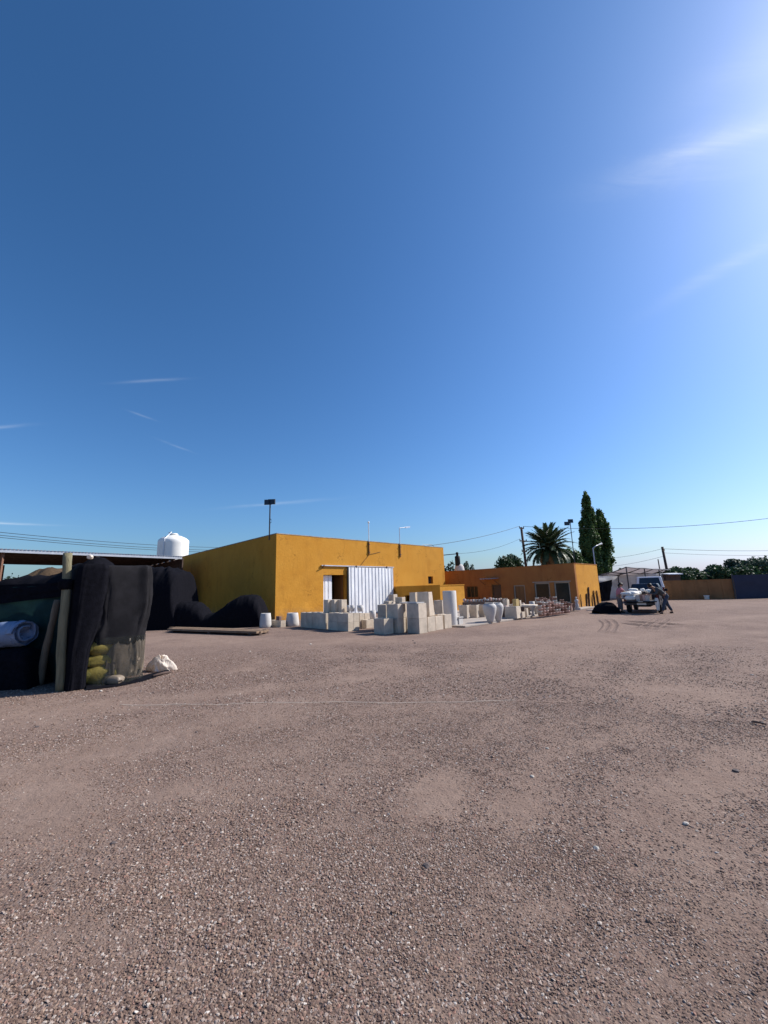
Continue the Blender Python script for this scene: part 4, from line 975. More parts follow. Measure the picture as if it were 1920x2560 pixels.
# goods below the hem: yellow sacks left, grey-brown film bundle right
SG = 'sacks at the foot of the net covered stack'
for i, (s_, z_, a_, b_, c_, lab) in enumerate([(.28,.0,.74,.8,.38,'lowest yellow sack of the pile inside the net'), (.27,.31,.70,.78,.25,'flattened bright yellow sack, second from the ground'), (.29,.49,.70,.76,.42,'tall yellow sack near the top of the yellow pile')]):
    p = ec + fu*(SW*s_+.05) - fn*.44; p.z = z_
    o = tag(link('yellow_sack', sack_mesh(a_, b_, c_, i*3+1).mesh('yellow_sack', M['yellow_sack'], (0,0,0), True), None, p), lab, 'sack', SG); o.rotation_euler.z = rot + .05*i
p = ec + fu*(SW*.67) - fn*.47; p.z = 0
mb = MB(); lv = [(z, p.x, p.y, rx, .46, 4, rot) for z, rx in ((0.10,.31),(.14,.34),(.2,.36),(.4,.37),(.6,.365),(.75,.34),(.82,.28))]
rings(mb, lv, 90, .045, 8)
nv_ = []
for (x, y, z) in mb.v:
    s = (Vector((x, y, 0))-W0).dot(fu); g_ = .030*math.sin((s*4-z*3.5)*5)+.016*math.sin((s*9-z*4)*4+1); nv_.append((x+fn.x*g_, y+fn.y*g_, z))
mb.v = nv_
single('film_bundle', mb, M['film'], 'crumpled grey brown plastic film bundle at the foot of the netted stack', 'bundle', (p.x, p.y, 0), smooth=True)
for i, (s_, z_, lab) in enumerate([(.42, 0.0, 'small crumpled pale plastic scrap lying inside the net foot')]):
    p = ec + fu*(SW*s_+.05) + fn*.02; p.z = z_
    o = tag(link('plastic_scrap', sack_mesh(.34, .2, .17, 30).mesh('plastic_scrap', M['film'], (0,0,0), True), None, p), lab, 'plastic scrap')
# thin veil over the lower goods down to a skirt on the ground
mb = MB(); lv = []
for (z, rx, ry, sq) in [(.006,.86,.80,3.2),(.012,.78,.73,3.6),(.05,.72,.69,4.4),(.2,.71,.68,5),(.5,.705,.68,5),(.86,.70,.68,5)]:
    lv.append((z, cxy.x+fu.x*.03, cxy.y+fu.y*.03, rx*SW/1.28, ry, sq, rot))
rings(mb, lv, 110, .014, 14, close_top=False); o = part('veil', mb, M['black_net_sheer'], cov, True, 'thin see-through netting over the lower goods')
# hem of net lying on the ground to the right
hem = MB(); pts = [(215,1727),(300,1716),(352,1706),(392,1693),(424,1681),(420,1676),(380,1684),(345,1694),(300,1700),(215,1712)]
pw = [P(x, y) for x, y in pts]
def hemf(i, j):
    a = i*(4); k_ = min(int(a), 3); f = a-k_; A = pw[k_].lerp(pw[k_+1], f); k2 = 9-k_; B = pw[k2].lerp(pw[k2-1], f) if k2-1 >= 5 else pw[k2]
    q = A.lerp(B, j); q.z = .012 + .05*max(0, math.sin(j*3.14))*(.5+fb1(i*9, j*4)) ; return q
hem.grid(hemf, 40, 8); part('skirt', hem, M['black_net'], cov, True)
# dark stick, white bag beyond
a_, b_ = P(382, 1690, .03), P(429, 1679, .03)
mb = MB(); mb.tube([a_, a_.lerp(b_, .5) + UP*.01, b_], [.022,.026,.02], 8); single('stick', mb, M['timber_dark'], 'dark stick lying on the gravel in front of the white plastic bag', 'stick', tuple(a_.lerp(b_, .5) * 1), smooth=True)
bp_ = P(388, 1680); 
mb = MB()
def bagf(i, j):
    a = i*2*math.pi; b = j*math.pi*.5; r = math.cos(b)**.6 if j < 1 else 0
    ca, sa__ = math.cos(a)*1.5, math.sin(a)*1.5
    cre = 1 + .42*fb1(ca+7, sa__+j*2.2+7, 41)*2 + .16*fb1(ca*2.4+9, sa__*2.4+j*4+9, 44)*2
    return Vector((math.cos(a)*r*.27*cre, math.sin(a)*r*.20*cre, math.sin(b)*.27*(1+.5*fb1(ca+9, sa__+j*2+9, 47)*2) + .05*fb1(ca*2+5, sa__*2+j*5+5, 49)))
mb.grid(bagf, 60, 18)
o = tag(link('plastic_bag', mb.mesh('plastic_bag', M['white_bag'], (0,0,0), False), None, bp_ + Vector((0,.2,0))), 'crumpled pinkish white plastic bag on the gravel right of the netted stack', 'plastic bag')

# ------------------------------------------------------------------ log pole and leaning log
lp0, lpt = P(148, 1728), None
top_ = D(170, 1383, lp0.y + .02)
lg = thing('log_post', 'upright debarked log post lashed with black netting left of the netted stack', 'log post', lp0)
def logmb(a, b, r0, r1, seed, n=14, k=16):
    m_ = MB(); pts = []; rs = []
    for i in range(k+1):
        t = i/k; p = a.lerp(b, t) + Vector((fb1(t*3+seed, 1)*.05, fb1(t*3+seed, 5)*.05, 0)); pts.append(p); rs.append((r0+(r1-r0)*t)*(1+.10*fb1(t*8+seed, 3)*2))
    m_.tube(pts, rs, n); return m_
lr = 9.2/1030*(lp0.y)*1.0
part('trunk', logmb(lp0, top_, lr*1.05, lr*1.02, 2), M['log'], lg, True)
mb = MB(); t0 = lp0.lerp(top_, .80)
tk = (1722-1463)/(1722-1383)
cc = lp0.lerp(top_, tk); rings(mb, [(cc.z+z, cc.x, cc.y, r_, r_*1.05, 2, 0) for z, r_ in ((-.10,lr*1.2),(-.06,lr*1.7),(-.01,lr*1.55),(.04,lr*1.8),(.09,lr*1.35))], 36, .05, 4); part('lashing', mb, M['black_net'], lg, True)
la = P(98, 1713) ; lb_ = D(143, 1500, la.y + .12)
mb = logmb(la, lb_, lr*1.0, lr*.85, 6); single('leaning_log', mb, M['log_dark'], 'brown log leaning against the upright log post before the green net', 'log', tuple(la), smooth=True)
# ------------------------------------------------------------------ green net enclosure and black covered heap on the left
def quadsheet(pts, nu_, nv_n, amp, seed, n_out):
    m_ = MB(); a, b, c, d = [Vector(p) for p in pts]
    def f(i, j):
        p = a.lerp(b, i).lerp(d.lerp(c, i), j); w_ = amp*(fb1(i*5+seed, j*4, 40)*1.6+fb1(i*14+seed, j*9, 43)*.5)*math.sin(min(1, j*6)*1.57)
        return p + n_out*w_
    m_.grid(f, nu_, nv_n); return m_
g0, g1_ = P(-260, 1714), P(205, 1705)
gd = (g1_-g0); gn = Vector((gd.y, -gd.x, 0)).normalized()
if gn.y > 0: gn = -gn
g0 = g0 - gn*.10; g1_ = g1_ - gn*.10
gz = zat(g1_.lerp(g0, .12), 1463); gz2 = zat(g1_.lerp(g0, .95), 1515)
enc = thing('net_enclosure', 'dark green shade net screen with black net top at the left edge', 'net enclosure', g0.lerp(g1_, .5))
part('green_net', quadsheet([g0, g1_, g1_ + UP*gz, g0 + UP*gz], 60, 40, .10, 1, gn), M['green_net'], enc, True)
s0 = g1_ + Vector((0, 0, 0)); s1_ = g1_ - gn*1.5
part('black_net', quadsheet([g1_ + gd.normalized()*.02, s1_ + gd.normalized()*.02, s1_ + UP*gz, g1_ + UP*gz], 30, 30, .08, 5, -gd.normalized()), M['black_net'], enc, True)
# black heap over and behind the panel: outline rises to the right
def arch(m_, prof, y0, depth, nq=14, na_=80, amp=.10, seed=0, pw_=.55):
    xs_ = [p[0] for p in prof]
    def f(i, j):
        x = xs_[0] + (xs_[-1]-xs_[0])*i; h = float(np.interp(x, xs_, [p[1] for p in prof]))
        a = j*math.pi; yy = y0 + depth*(1-math.cos(a))/2
        n_ = 1+amp*(fb1(x*1.3+seed, yy*1.1, 40)*2+fb1(x*3.5+seed, yy*3, 44)) + .09*min(1, amp*14)*(abs(fb1(x*2.6+yy*1.5+seed, yy*.8-x*.3+seed, 60)) + abs(fb1(x*5-yy*2+seed, j*2.2, 62))*.6 - .16)
        return Vector((x + .12*fb1(yy*2, x*2, 46), yy + amp*fb1(x*4+seed, j*6, 48), max(0, h*math.sin(a)**pw_*n_)))
    m_.grid(f, na_, nq); return m_
def prof_of(pts, yy): return [(D(x, y, yy).x, max(.01, D(x, y, yy).z)) for x, y in pts]
yh = g1_.y + .75
mb = arch(MB(), prof_of([(-260,1600),(-60,1500),(0,1458),(55,1441),(100,1434),(150,1424),(195,1408),(232,1396),(252,1396),(270,1420)], yh), g1_.y+.14, 1.5, amp=.07, seed=3)
single('black_net_heap', mb, M['black_net'], 'black shade net draped over the heap behind the green net, rising to a peak', 'net heap', smooth=True)
mb = quadsheet([g0 + UP*(gz-.5) + gn*.05, g1_ + UP*(gz-.16) + gn*.05, g1_ + UP*(gz+.06) + gn*.0, g0 + UP*(gz+.05)], 60, 8, .06, 9, gn)
part('black_top_net', mb, M['black_net'], enc, True)
pk = D(237, 1396, yh); mb = sack_mesh(.10, .10, .10, 4); tag(link('white_knot', mb.mesh('white_knot', M['white_bag'], (0,0,0), True), None, pk + Vector((0,-.15,-.03))), 'small white plastic knot at the peak of the black net heap', 'plastic knot')
# rolled tarp resting on a dark covered pile
ye = g1_.y - .35
c1 = D(66, 1581, ye); c0 = D(-170, 1607, ye+.5); ax = (c1-c0).normalized(); rt_ = 33/1030*ye
tr = thing('rolled_tarp', 'rolled pale blue plastic tarp lying on the dark pile at the left edge', 'rolled tarp', (c1.x, c1.y, c1.z-rt_))
pa = ax.cross(UP).normalized(); pb = pa.cross(ax)
if pb.z < 0: pb = -pb
mb = MB()
def rollf(i, j):
    a = i*2*math.pi; r = rt_*(1+.10*fb1(a*1.5+2, j*5, 40)*2+.05*fb1(a*5, j*14, 42)*2)*(1 if j < .97 else .93)
    return c0.lerp(c1, j) + pa*math.cos(a)*r*.95 + pb*math.sin(a)*r*.92 + ax*.03*fb1(a*3, j)
mb.grid(rollf, 40, 30); part('outer_wrap', mb, M['blue_tarp'], tr, True)
mb = MB()
def spir(i, j):
    a = i*2*math.pi*1.35; r = rt_*(.93-.55*i)*(1+.26*fb1(a*.7, 4, 42)*2); return c1 + pa*math.cos(a)*r*.95 + pb*math.sin(a)*r*.92 + ax*(-.14+.13*j + .02*fb1(a, 2))
mb.grid(spir, 160, 3); o = part('rolled_layers', mb, M['blue_tarp'], tr, True); z_ = o.modifiers.new('t', 'SOLIDIFY'); z_.thickness = .03
mb = MB()
def endf(i, j):
    a = i*2*math.pi; r = rt_*(1-j)*.93; return c1 + pa*math.cos(a)*r + pb*math.sin(a)*r + ax*(-.10 + .16*fb1(math.cos(a)*(1-j)*3+6, math.sin(a)*(1-j)*3+6, 41))
mb.grid(endf, 36, 12); part('crumpled_end', mb, M['blue_tarp'], tr, True)
mb = MB(); yy = g1_.y-.78
mb = arch(MB(), prof_of([(-230,1650),(-150,1628),(0,1622),(60,1614),(86,1618),(96,1650),(100,1712)], ye-.0), yy+.12, .62, nq=10, na_=50, amp=.06, seed=8, pw_=.35)
single('dark_covered_pile', mb, M['black_net'], 'low pile under black cover below the rolled blue tarp', 'covered pile', smooth=True)

# ------------------------------------------------------------------ black covered mounds beside the warehouse
ym = 20.6
for pts, lab, sd_, dp in [([(290,1427),(322,1424),(352,1421),(400,1419),(440,1420),(453,1428),(458,1500),(462,1562)], 'tall square black net covered heap at the far left end of the warehouse wall', 2, 3.0),
        ([(430,1506),(470,1505),(492,1507),(506,1516),(520,1538),(530,1566)], 'low rounded black covered mound in the middle of the shaded wall', 5, 1.6),
        ([(500,1540),(535,1531),(560,1517),(575,1506),(600,1491),(625,1487),(643,1489),(652,1503),(657,1530),(659,1566)], 'rounded black covered mound beside the warehouse corner', 9, 1.8)]:
    mb = arch(MB(), prof_of(pts, ym + dp/2*.5), ym-.25+ (0 if dp > 2 else .1), dp, nq=30, na_=120, amp=.06, seed=sd_, pw_=.42)
    single('covered_mound', mb, M['black_net'], lab, 'covered mound', group='black covered mounds', smooth=True)

# ------------------------------------------------------------------ open shed on the left
E = C0 + V*LV; E.z = 0
zr = zat(E, 1392)
sE = C0 + V*(LV-.2) - U*.05
# the roof edge leaves the warehouse end and comes towards the left
rA = Vector((E.x, E.y, 0)); zr = 4.45
fa = P(455, 1393.5, zr); fb = P(-420, 1358, zr)
ed = (fb-fa); bk = V.copy() * 12
shed = thing('open_shed', 'long open shed with flat dark sheet roof behind the net enclosure', 'shed', (fa.x, fa.y, 0))
mb = MB(); mb.box(fa, ed, bk, UP*.05); part('roof_deck', mb, M['ceiling'], shed)
mb = MB()
o_ = fa + UP*.055
nrib = 90
for k in range(nrib):
    mb.box(o_ + ed*(k/nrib) - bk*.006, ed*(.55/nrib), bk*1.006, UP*.035)
mb.box(o_ + UP*-.001 - bk*.004, ed, bk*1.0, UP*.012)
part('roof_sheet', mb, M['ribroof'], shed)['kind'] = 'stuff'
edn = ed.normalized(); fo = Vector((edn.y, -edn.x, 0)); fo = -fo if fo.y > 0 else fo
mb = MB(); mb.box(fa + fo*.03 - UP*.13, ed, -fo*.06, UP*.17); part('edge_beam', mb, M['steel'], shed)
for k in range(1, 7):
    mb = MB(); p = fa + bk*(k/7) - UP*.14; mb.box(p, ed, bk.normalized()*.1, UP*.135); part('purlin', mb, M['timber_dark'], shed)
ps = []
for x in (247, 8, -300):
    t = solve(lambda t: fa + ed*t, x, 0, 0, 1); ps.append(fa + ed*t + bk*.02)
for k, p in enumerate(ps + [q + bk*.93 for q in ps]):
    mb = MB(); mb.box(Vector((p.x-.06, p.y-.06, 0)), (.12,0,0), (0,.12,0), (0,0,zr-.14)); part('post', mb, M['white_paint'] if k == 0 else M['rust'], shed, label='white painted post' if k == 0 else None)
mb = MB(); q_ = fa + bk*.72; q_.z = 0; mb.box(q_ - ed*.2, ed*.56, bk.normalized()*.08, UP*4.3); part('back_wall', mb, M['timber_dark'], shed)
mb = MB(); q_ = Vector((fa.x, fa.y, 0)); mb.box(q_ - ed.normalized()*.12, bk*.98, ed.normalized()*.08, UP*4.4); part('end_wall', mb, M['timber_dark'], shed)
# straw heap under the shed roof
mb = arch(MB(), prof_of([(66,1442),(78,1428),(95,1422),(130,1420),(145,1430),(155,1445)], 22), 21, 2.6, nq=10, na_=40, amp=.12, seed=4); single('straw_heap', mb, M['straw'], 'brown straw heap showing under the shed roof above the black net', 'straw heap', smooth=True)
# ------------------------------------------------------------------ white water tank behind the shed
tY = 44; tc_ = D(432, 1387, tY); tr_ = 35.5/1030*tY*1.0
zb = D(432, 1392, tY).z - .9; ztp = D(432, 1352, tY).z; zcap = D(432, 1334, tY).z
wt = thing('water_tank', 'big white domed plastic water tank on a steel stand behind the shed', 'water tank', (tc_.x, tc_.y, 0))
c_ = Vector((tc_.x, tc_.y, 0))
mb = MB(); h_ = zcap-ztp; body = [(tr_*.97,zb)]
for k in range(7): z_ = zb + (ztp-zb)*k/7; body += [(tr_, z_+.05), (tr_*.992, z_ + (ztp-zb)/7-.02)]
body += [(tr_*.97, ztp+.05), (tr_*.8, ztp+h_*.35), (tr_*.5, ztp+h_*.62), (tr_*.24, ztp+h_*.74), (tr_*.235, ztp+h_*.95), (tr_*.2, ztp+h_), (0, ztp+h_)]
mb.lathe(body, c_, 48); part('body', mb, M['tank'], wt, True)
mb = MB(); mb.lathe([(tr_*.27, ztp+h_*.80),(tr_*.27, ztp+h_*.9),(0,ztp+h_*.9)], c_, 24); part('lid', mb, M['tank'], wt, True)
mb = MB(); vx = Vector((-.12*tr_, -tr_-.05, 0)); mb.tube([c_ + vx + UP*.3, c_ + vx + UP*(ztp+.05), c_ + vx*.3 + UP*(zcap+.1), c_ + Vector((-.6,0,0)) + UP*(zcap+.1)], .045, 8); part('pipe', mb, M['steel'], wt)
for sx in (-1, 1):
    for sy in (-1, 1):
        mb = MB(); p = c_ + Vector((sx*tr_*.65, sy*tr_*.65, 0)); mb.box(p - Vector((.07,.07,0)), (.14,0,0), (0,.14,0), (0,0,zb-.12)); part('leg', mb, M['rust'], wt)
mb = MB(); mb.box(c_ + Vector((-tr_*.9,-tr_*.9,zb-.12)), (tr_*1.8,0,0), (0,tr_*1.8,0), (0,0,.115)); part('platform', mb, M['rust'], wt)

# ------------------------------------------------------------------ far right: walls, carport, vehicles
def wall_thing(name, label, cat, a, b, h, th, matl, group=None, bump_top=0):
    t_ = thing(name, label, cat, a.lerp(b, .5), group); d = (b-a); n_ = Vector((-d.y, d.x, 0)).normalized()
    if n_.y < 0: n_ = -n_
    mb = MB(); mb.box(a, d, n_*th, UP*h); part('wall_face', mb, matl, t_)
    return t_, d, n_
fa_, fb_ = P(1645, 1499.5), P(1846, 1497)
fh_ = zat(fb_, 1449)
t_, d_, n_ = wall_thing('brown_wall', 'low plain brown ochre perimeter wall behind the pickup', 'wall', fa_, fb_, fh_, .2, M['fencebrown'])
mb = MB(); mb.box(fa_ - n_*.03 + UP*(fh_+.003), d_, n_*.26, UP*.07); part('coping', mb, M['fencebrown'], t_)
for k in range(1, 6):
    mb = MB(); mb.box(fa_ + d_*(k/6) - n_*.045, d_.normalized()*.2, n_*.043, UP*(fh_-.01)); part('pilaster', mb, M['fencebrown'], t_)
ga, gb = P(1842, 1497.3), P(2250, 1485)
gh = zat(ga, 1438)
net = thing('net_fence', 'dark slate blue shade net fence at the right edge of the yard', 'fence', ga.lerp(gb, .5))
part('netting', quadsheet([ga, gb, gb + UP*gh, ga + UP*gh], 80, 8, .10, 3, Vector((0,-1,0))), M['fenceblue'], net, True)
for k in range(9):
    mb = MB(); p = ga.lerp(gb, k/8); mb.tube([p + Vector((0,.08,0)), p + Vector((0,.08,gh+.12))], .05, 8); part('post', mb, M['dark_steel'], net)
p = P(1767.5, 1498.5); mb = MB(); mb.lathe([(.15,0),(.17,.02),(.19,.28),(.21,.30),(.21,.33),(.17,.33),(.15,.1),(0,.1)], (0,0,0), 16)
tag(link('bucket', mb.mesh('bucket', M['white_paint'], (0,0,0), True), None, p), 'small white bucket on the ground before the brown wall', 'bucket')

# carport
def hgt(x, y, z): return P(x, y, z)
zc_ = 3.0
K0 = hgt(1565, 1416.5, zc_); rdir = U.copy(); ldir = V.copy()
lenr = along(Vector((K0.x, K0.y, 0)), U, 1702, zc_)
kl = solve(lambda t: K0 + V*t, 1492, 0, 0, 40)
cp_ = thing('carport', 'open carport with grey shade cloth roof on thin posts behind the pickup', 'carport', (K0.x, K0.y, 0))
def cpf(i, j):
    p = K0 + U*(lenr*i) + V*(kl*j) - UP*(.62*j) + UP*(-.10*math.sin(j*3.14)-.04*math.sin(i*3.14*4)**2); return p
mb = MB(); mb.grid(cpf, 24, 10); part('roof_cloth', mb, M['canopy'], cp_, True)
for k in range(6):
    mb = MB(); mb.tube([cpf(k/5, j/8) - UP*.05 for j in range(9)], .04, 6); part('rafter', mb, M['dark_steel'], cp_)
for k in (0, .5, 1):
    mb = MB(); mb.tube([cpf(i/8, k) - UP*.05 for i in range(9)], .045, 6); part('beam', mb, M['dark_steel'], cp_)
for k in range(5):
    p = cpf(k/4, 0); mb = MB(); mb.tube([Vector((p.x, p.y, 0)), p - UP*.06], .055, 8); part('post', mb, M['dark_steel'], cp_)
    p = cpf(k/4, 1); mb = MB(); mb.tube([Vector((p.x, p.y, 0)), p - UP*.06], .055, 8); part('post', mb, M['dark_steel'], cp_)
b0, b1 = cpf(0, 0), cpf(0, 1)
mb = MB(); mb.tube([b0 - UP*.62, Vector((b1.x, b1.y, b0.z-.62))], .04, 6); part('beam', mb, M['dark_steel'], cp_)
# pale tarp wall at the back of the carport, sloping down on its left side
ta, tb_ = D(1496, 1500, 43), D(1668, 1500, 47); ta.z = tb_.z = 0
tw = thing('tarp_screen', 'pale grey tarp screen with a dark stained left part behind the carport', 'tarp screen', ta.lerp(tb_, .5))
part('tarp', quadsheet([ta, tb_, tb_ + UP*2.5, ta + UP*2.35], 40, 14, .25, 7, Vector((0,-1,0))), M['tarpwall'], tw, True)
ua, ub = D(1498, 1500, 38), D(1524, 1500, 39.5); ua.z = ub.z = 0
part('dark_flap', quadsheet([ua, ub, ub + UP*1.9 + Vector((.5,0,0)), ua + UP*1.6], 20, 10, .25, 2, Vector((0,-1,0))), M['black_net'], tw, True, 'dark green stained flap')
a_, b_ = D(1672, 1437, 46), D(1708, 1436, 46); mb = MB(); mb.box(a_, b_-a_, Vector((0,1.2,.1)), UP*.10); o = single('sheet_roof', mb, M['zinc'], 'bright strip of sheet roof against the dark trees right of the carport', 'roof')
for s_ in (0.05, .95):
    pass
mb = MB(); a0 = Vector((a_.x, a_.y+.5, 0)); b0_ = Vector((b_.x, b_.y+.5, 0)); mb.box(a0, b0_-a0, Vector((0,.6,0)), UP*(a_.z-.01)); single('shed_hut', mb, M['timber_dark'], 'dark hut below the bright strip of sheet roof', 'hut')

# wheels
def wheel(parent, c, r, w, axis_, facing):
    mb = MB(); a = axis_.normalized(); 
    def ringpts(rad, off, n=24):
        b = a.cross(UP).normalized(); return [c + a*off + b*math.cos(2*math.pi*j/n)*rad + UP*math.sin(2*math.pi*j/n)*rad for j in range(n)]
    def ringmesh(prof):
        m_ = MB(); vs = []; n = 24
        for rad, off in prof: vs += ringpts(rad, off, n)
        m_.add(vs, [(i*n+j, i*n+(j+1) % n, (i+1)*n+(j+1) % n, (i+1)*n+j) for i in range(len(prof)-1) for j in range(n)]); return m_
    t = part('wheel', ringmesh([(r*.6,-w/2),(r*.93,-w/2),(r,-w*.35),(r,w*.35),(r*.93,w/2),(r*.6,w/2),(r*.6,-w/2)]), M['rubber'], parent, True)
    part('rim', ringmesh([(.01,-w*.3),(r*.25,-w*.3),(r*.3,-w*.42),(r*.55,-w*.36),(r*.61,-w*.48),(r*.61,w*.48),(r*.55,w*.36),(r*.3,w*.42),(r*.25,w*.3),(.01,w*.3)]), M['chrome'], t, True)
    return t
def profile_body(mb, o, R_, F_, pts, x0, x1, inset=None):
    # pts: list of (f, z) side outline; extruded across from x0 to x1
    n = len(pts); vs = [o + R_*x0 + F_*f + UP*z for f, z in pts] + [o + R_*x1 + F_*f + UP*z for f, z in pts]
    fs = [(i, (i+1) % n, n+(i+1) % n, n+i) for i in range(n)] + [tuple(reversed(range(n))), tuple(range(n, 2*n))]
    mb.add(vs, fs)
# pickup seen from behind
wl_, wr_ = P(1567, 1533), P(1641, 1531.5)
az = R(37.5); F_ = Vector((math.sin(az), math.cos(az), 0)); R_ = Vector((F_.y, -F_.x, 0))
Wd = 1.66; oc = wl_.lerp(wr_, .5) + R_*.12; oc.z = 0
o = oc - F_*.42           # middle of the rear edge, on the ground
pk_ = thing('pickup_truck', 'dark navy pickup truck seen from behind, tailgate down, loaded with white sacks and pots', 'pickup truck', (o.x, o.y, 0))
zb_, zs = .42, 1.02
# bed
for sgn, lab in ((-1, None), (1, None)):
    mb = MB(); x = sgn*Wd/2
    pts = [(0,zb_),(.45,zb_),(.52,.62),(.68,.76),(1.0,.76),(1.16,.62),(1.23,zb_),(2.0,zb_),(2.0,zs),(0,zs-.02)]
    profile_body(mb, o, R_, F_, pts, x - .06*sgn - .03, x - .06*sgn + .03); bevel(part('bed_side', mb, M['navy'], pk_), .015)
mb = MB(); mb.box(o - R_*(Wd/2-.1) + F_*.05 + UP*.58, R_*(Wd-.2), F_*1.95, UP*.05); part('bed_floor', mb, M['dark_steel'], pk_)
mb = MB(); mb.box(o - R_*(Wd/2-.12) - F_*.44 + UP*.585, R_*(Wd-.24), F_*.44, UP*.05); tg = part('tailgate', mb, M['navy'], pk_); bevel(tg, .015)
mb = MB(); mb.box(o - R_*.11 - F_*.452 + UP*.595, R_*.22, F_*.012, UP*.03); part('handle', mb, M['chrome'], tg)
mb = MB(); mb.box(o - R_*(Wd/2-.05) - F_*.12 + UP*.42, R_*(Wd-.10), F_*.12, UP*.13); bm_ = part('bumper', mb, M['dark_steel'], pk_); bevel(bm_, .02)
mb = MB(); mb.box(o - R_*.21 - F_*.128 + UP*.435, R_*.42, F_*.006, UP*.10); part('licence_plate', mb, M['white_paint'], bm_)
for sgn in (-1, 1):
    mb = MB(); mb.box(o + R_*(sgn*(Wd/2-.11)-.055) - F_*.03 + UP*.60, R_*.11, F_*.03, UP*.32); part('taillight', mb, M['red_lamp'], pk_)
# cab + bonnet body
mb = MB(); profile_body(mb, o, R_, F_, [(2.05,zb_),(3.0,zb_),(3.08,.62),(3.25,.74),(3.5,.74),(3.66,.62),(3.74,zb_),(4.2,zb_),(4.25,.62),(4.2,.92),(3.3,1.04),(2.05,1.04)], -Wd/2+.02, Wd/2-.02); bevel(part('body', mb, M['navy'], pk_), .03)
def loft(mb, a, b):
    n = len(a); mb.add(a+b, [(i, (i+1) % n, n+(i+1) % n, n+i) for i in range(n)] + [tuple(reversed(range(n))), tuple(range(n, 2*n))])
zroof = 1.50
lowr = [o + R_*x + F_*f + UP*1.045 for x, f in ((-Wd/2+.05,2.06),(Wd/2-.05,2.06),(Wd/2-.05,3.45),(-Wd/2+.05,3.45))]
higr = [o + R_*x + F_*f + UP*zroof for x, f in ((-Wd/2+.22,2.2),(Wd/2-.22,2.2),(Wd/2-.22,2.95),(-Wd/2+.22,2.95))]
mb = MB(); loft(mb, lowr, higr); cb = part('cab', mb, M['navy'], pk_); bevel(cb, .05, 3)
def pane_on(a, b, c, d, inset, off, parent, name, lab=None):
    cen = (a+b+c+d)/4; n_ = (b-a).cross(d-a).normalized(); n_ = n_ if (cen-(o+F_*2.6+UP*1.2)).dot(n_) > 0 else -n_
    q_ = [cen + (v-cen)*inset + n_*off for v in (a, b, c, d)]; m_ = MB(); loft(m_, [v - n_*(off+.01) for v in q_], q_); return part(name, m_, M['blueglass'], parent)
pane_on(lowr[0], lowr[1], higr[1], higr[0], .84, .006, cb, 'rear_window'); pane_on(lowr[2], lowr[3], higr[3], higr[2], .88, .006, cb, 'windscreen')
pane_on(lowr[1], lowr[2], higr[2], higr[1], .80, .006, cb, 'side_window'); pane_on(lowr[3], lowr[0], higr[0], higr[3], .80, .006, cb, 'side_window')
for sgn in (-1, 1):
    mb = MB(); mb.box(o + R_*(sgn*(Wd/2+.08)-.08) + F_*3.2 + UP*1.05, R_*.16, F_*.06, UP*.14); part('mirror', mb, M['dark'], pk_)
for f in (.84, 3.38):
    for sgn in (-1, 1): wheel(pk_, o + R_*(sgn*(Wd/2-.13)) + F_*f + UP*.315, .315, .2, R_, sgn)
mb = MB(); mb.box(o - R_*.35 + F_*.1 + UP*.33, R_*.7, F_*3.6, UP*.14); part('chassis', mb, M['dark'], pk_)
# load in the bed
random.seed(21)
GL = 'white sacks heaped in the pickup bed'
for i, (x, f, z, sx, sy, sz, rz_) in enumerate([(-.46,.10,.64,.58,.75,.28,.1),(-.46,.85,.64,.5,.75,.30,.3),(-.40,.20,.90,.52,.65,.24,-.3),(-.35,.85,.93,.5,.6,.22,.6),(-.02,.30,.64,.42,.6,.26,.2),(-.60,.0,.90,.36,.55,.20,1.1),(-.38,.55,1.1,.45,.5,.18,.2)]):
    p = o + R_*x + F_*f + UP*z
    s_ = tag(link('white_sack', sack_mesh(sx, sy, sz, i*2.7).mesh('white_sack', M['sacking'], (0,0,0), True), None, p), ['lowest white sack at the tailgate end of the pickup bed, near side', 'white sack lying mid bed under the others in the pickup', 'white sack on top of the tailgate end sack in the pickup', 'white sack on top of mid bed sack in the pickup', 'white sack beside the tailgate towards the middle of the pickup bed', 'white sack hanging over the left side of the pickup bed', 'topmost white sack of the pickup load'][i], 'sack', GL); s_.rotation_euler.z = -az + rz_
for i, (x, f, z, k_, lab) in enumerate([(.02,-.20,.64,'terracotta','terracotta pot on the lowered tailgate between two pale ones'),(-.10,-.22,.64,'white_conc','pale pot on the lowered tailgate nearest the white sacks'),(.16,-.18,.64,'pink_clay','pinkish pot in the middle of the lowered tailgate'),(.30,-.22,.64,'white_conc','pale pot rightmost on the lowered tailgate of the pickup')]):
    p = o + R_*x + F_*f + UP*z; mb = MB(); mb.lathe([(a*.13, b*.30) for a, b in FLARE], (0,0,0), 14)
    tag(link('loaded_pot', mb.mesh('loaded_pot', M[k_], (0,0,0), True), None, p), lab, 'pot', 'pots loaded in the pickup')
for i, (x, f, z, s_, lab) in enumerate([(-.02,1.2,1.05,.2,'left pale object on the load seen against the rear window'),(.25,1.1,1.0,.22,'right pale object on the load seen against the rear window')]):
    p = o + R_*x + F_*f + UP*z; tag(link('white_bundle', sack_mesh(s_, s_, .2, i+40).mesh('white_bundle', M['sacking'], (0,0,0), True), None, p), lab, 'bundle', 'pale bundles on the load')
p = o + R_*.3 + F_*.95 + UP*.63; tag(link('dark_crate', planter_mesh('c', .4, .6, .36).mesh('dark_crate', M['timber_dark']), None, p), 'dark crate in the right half of the pickup bed', 'crate')
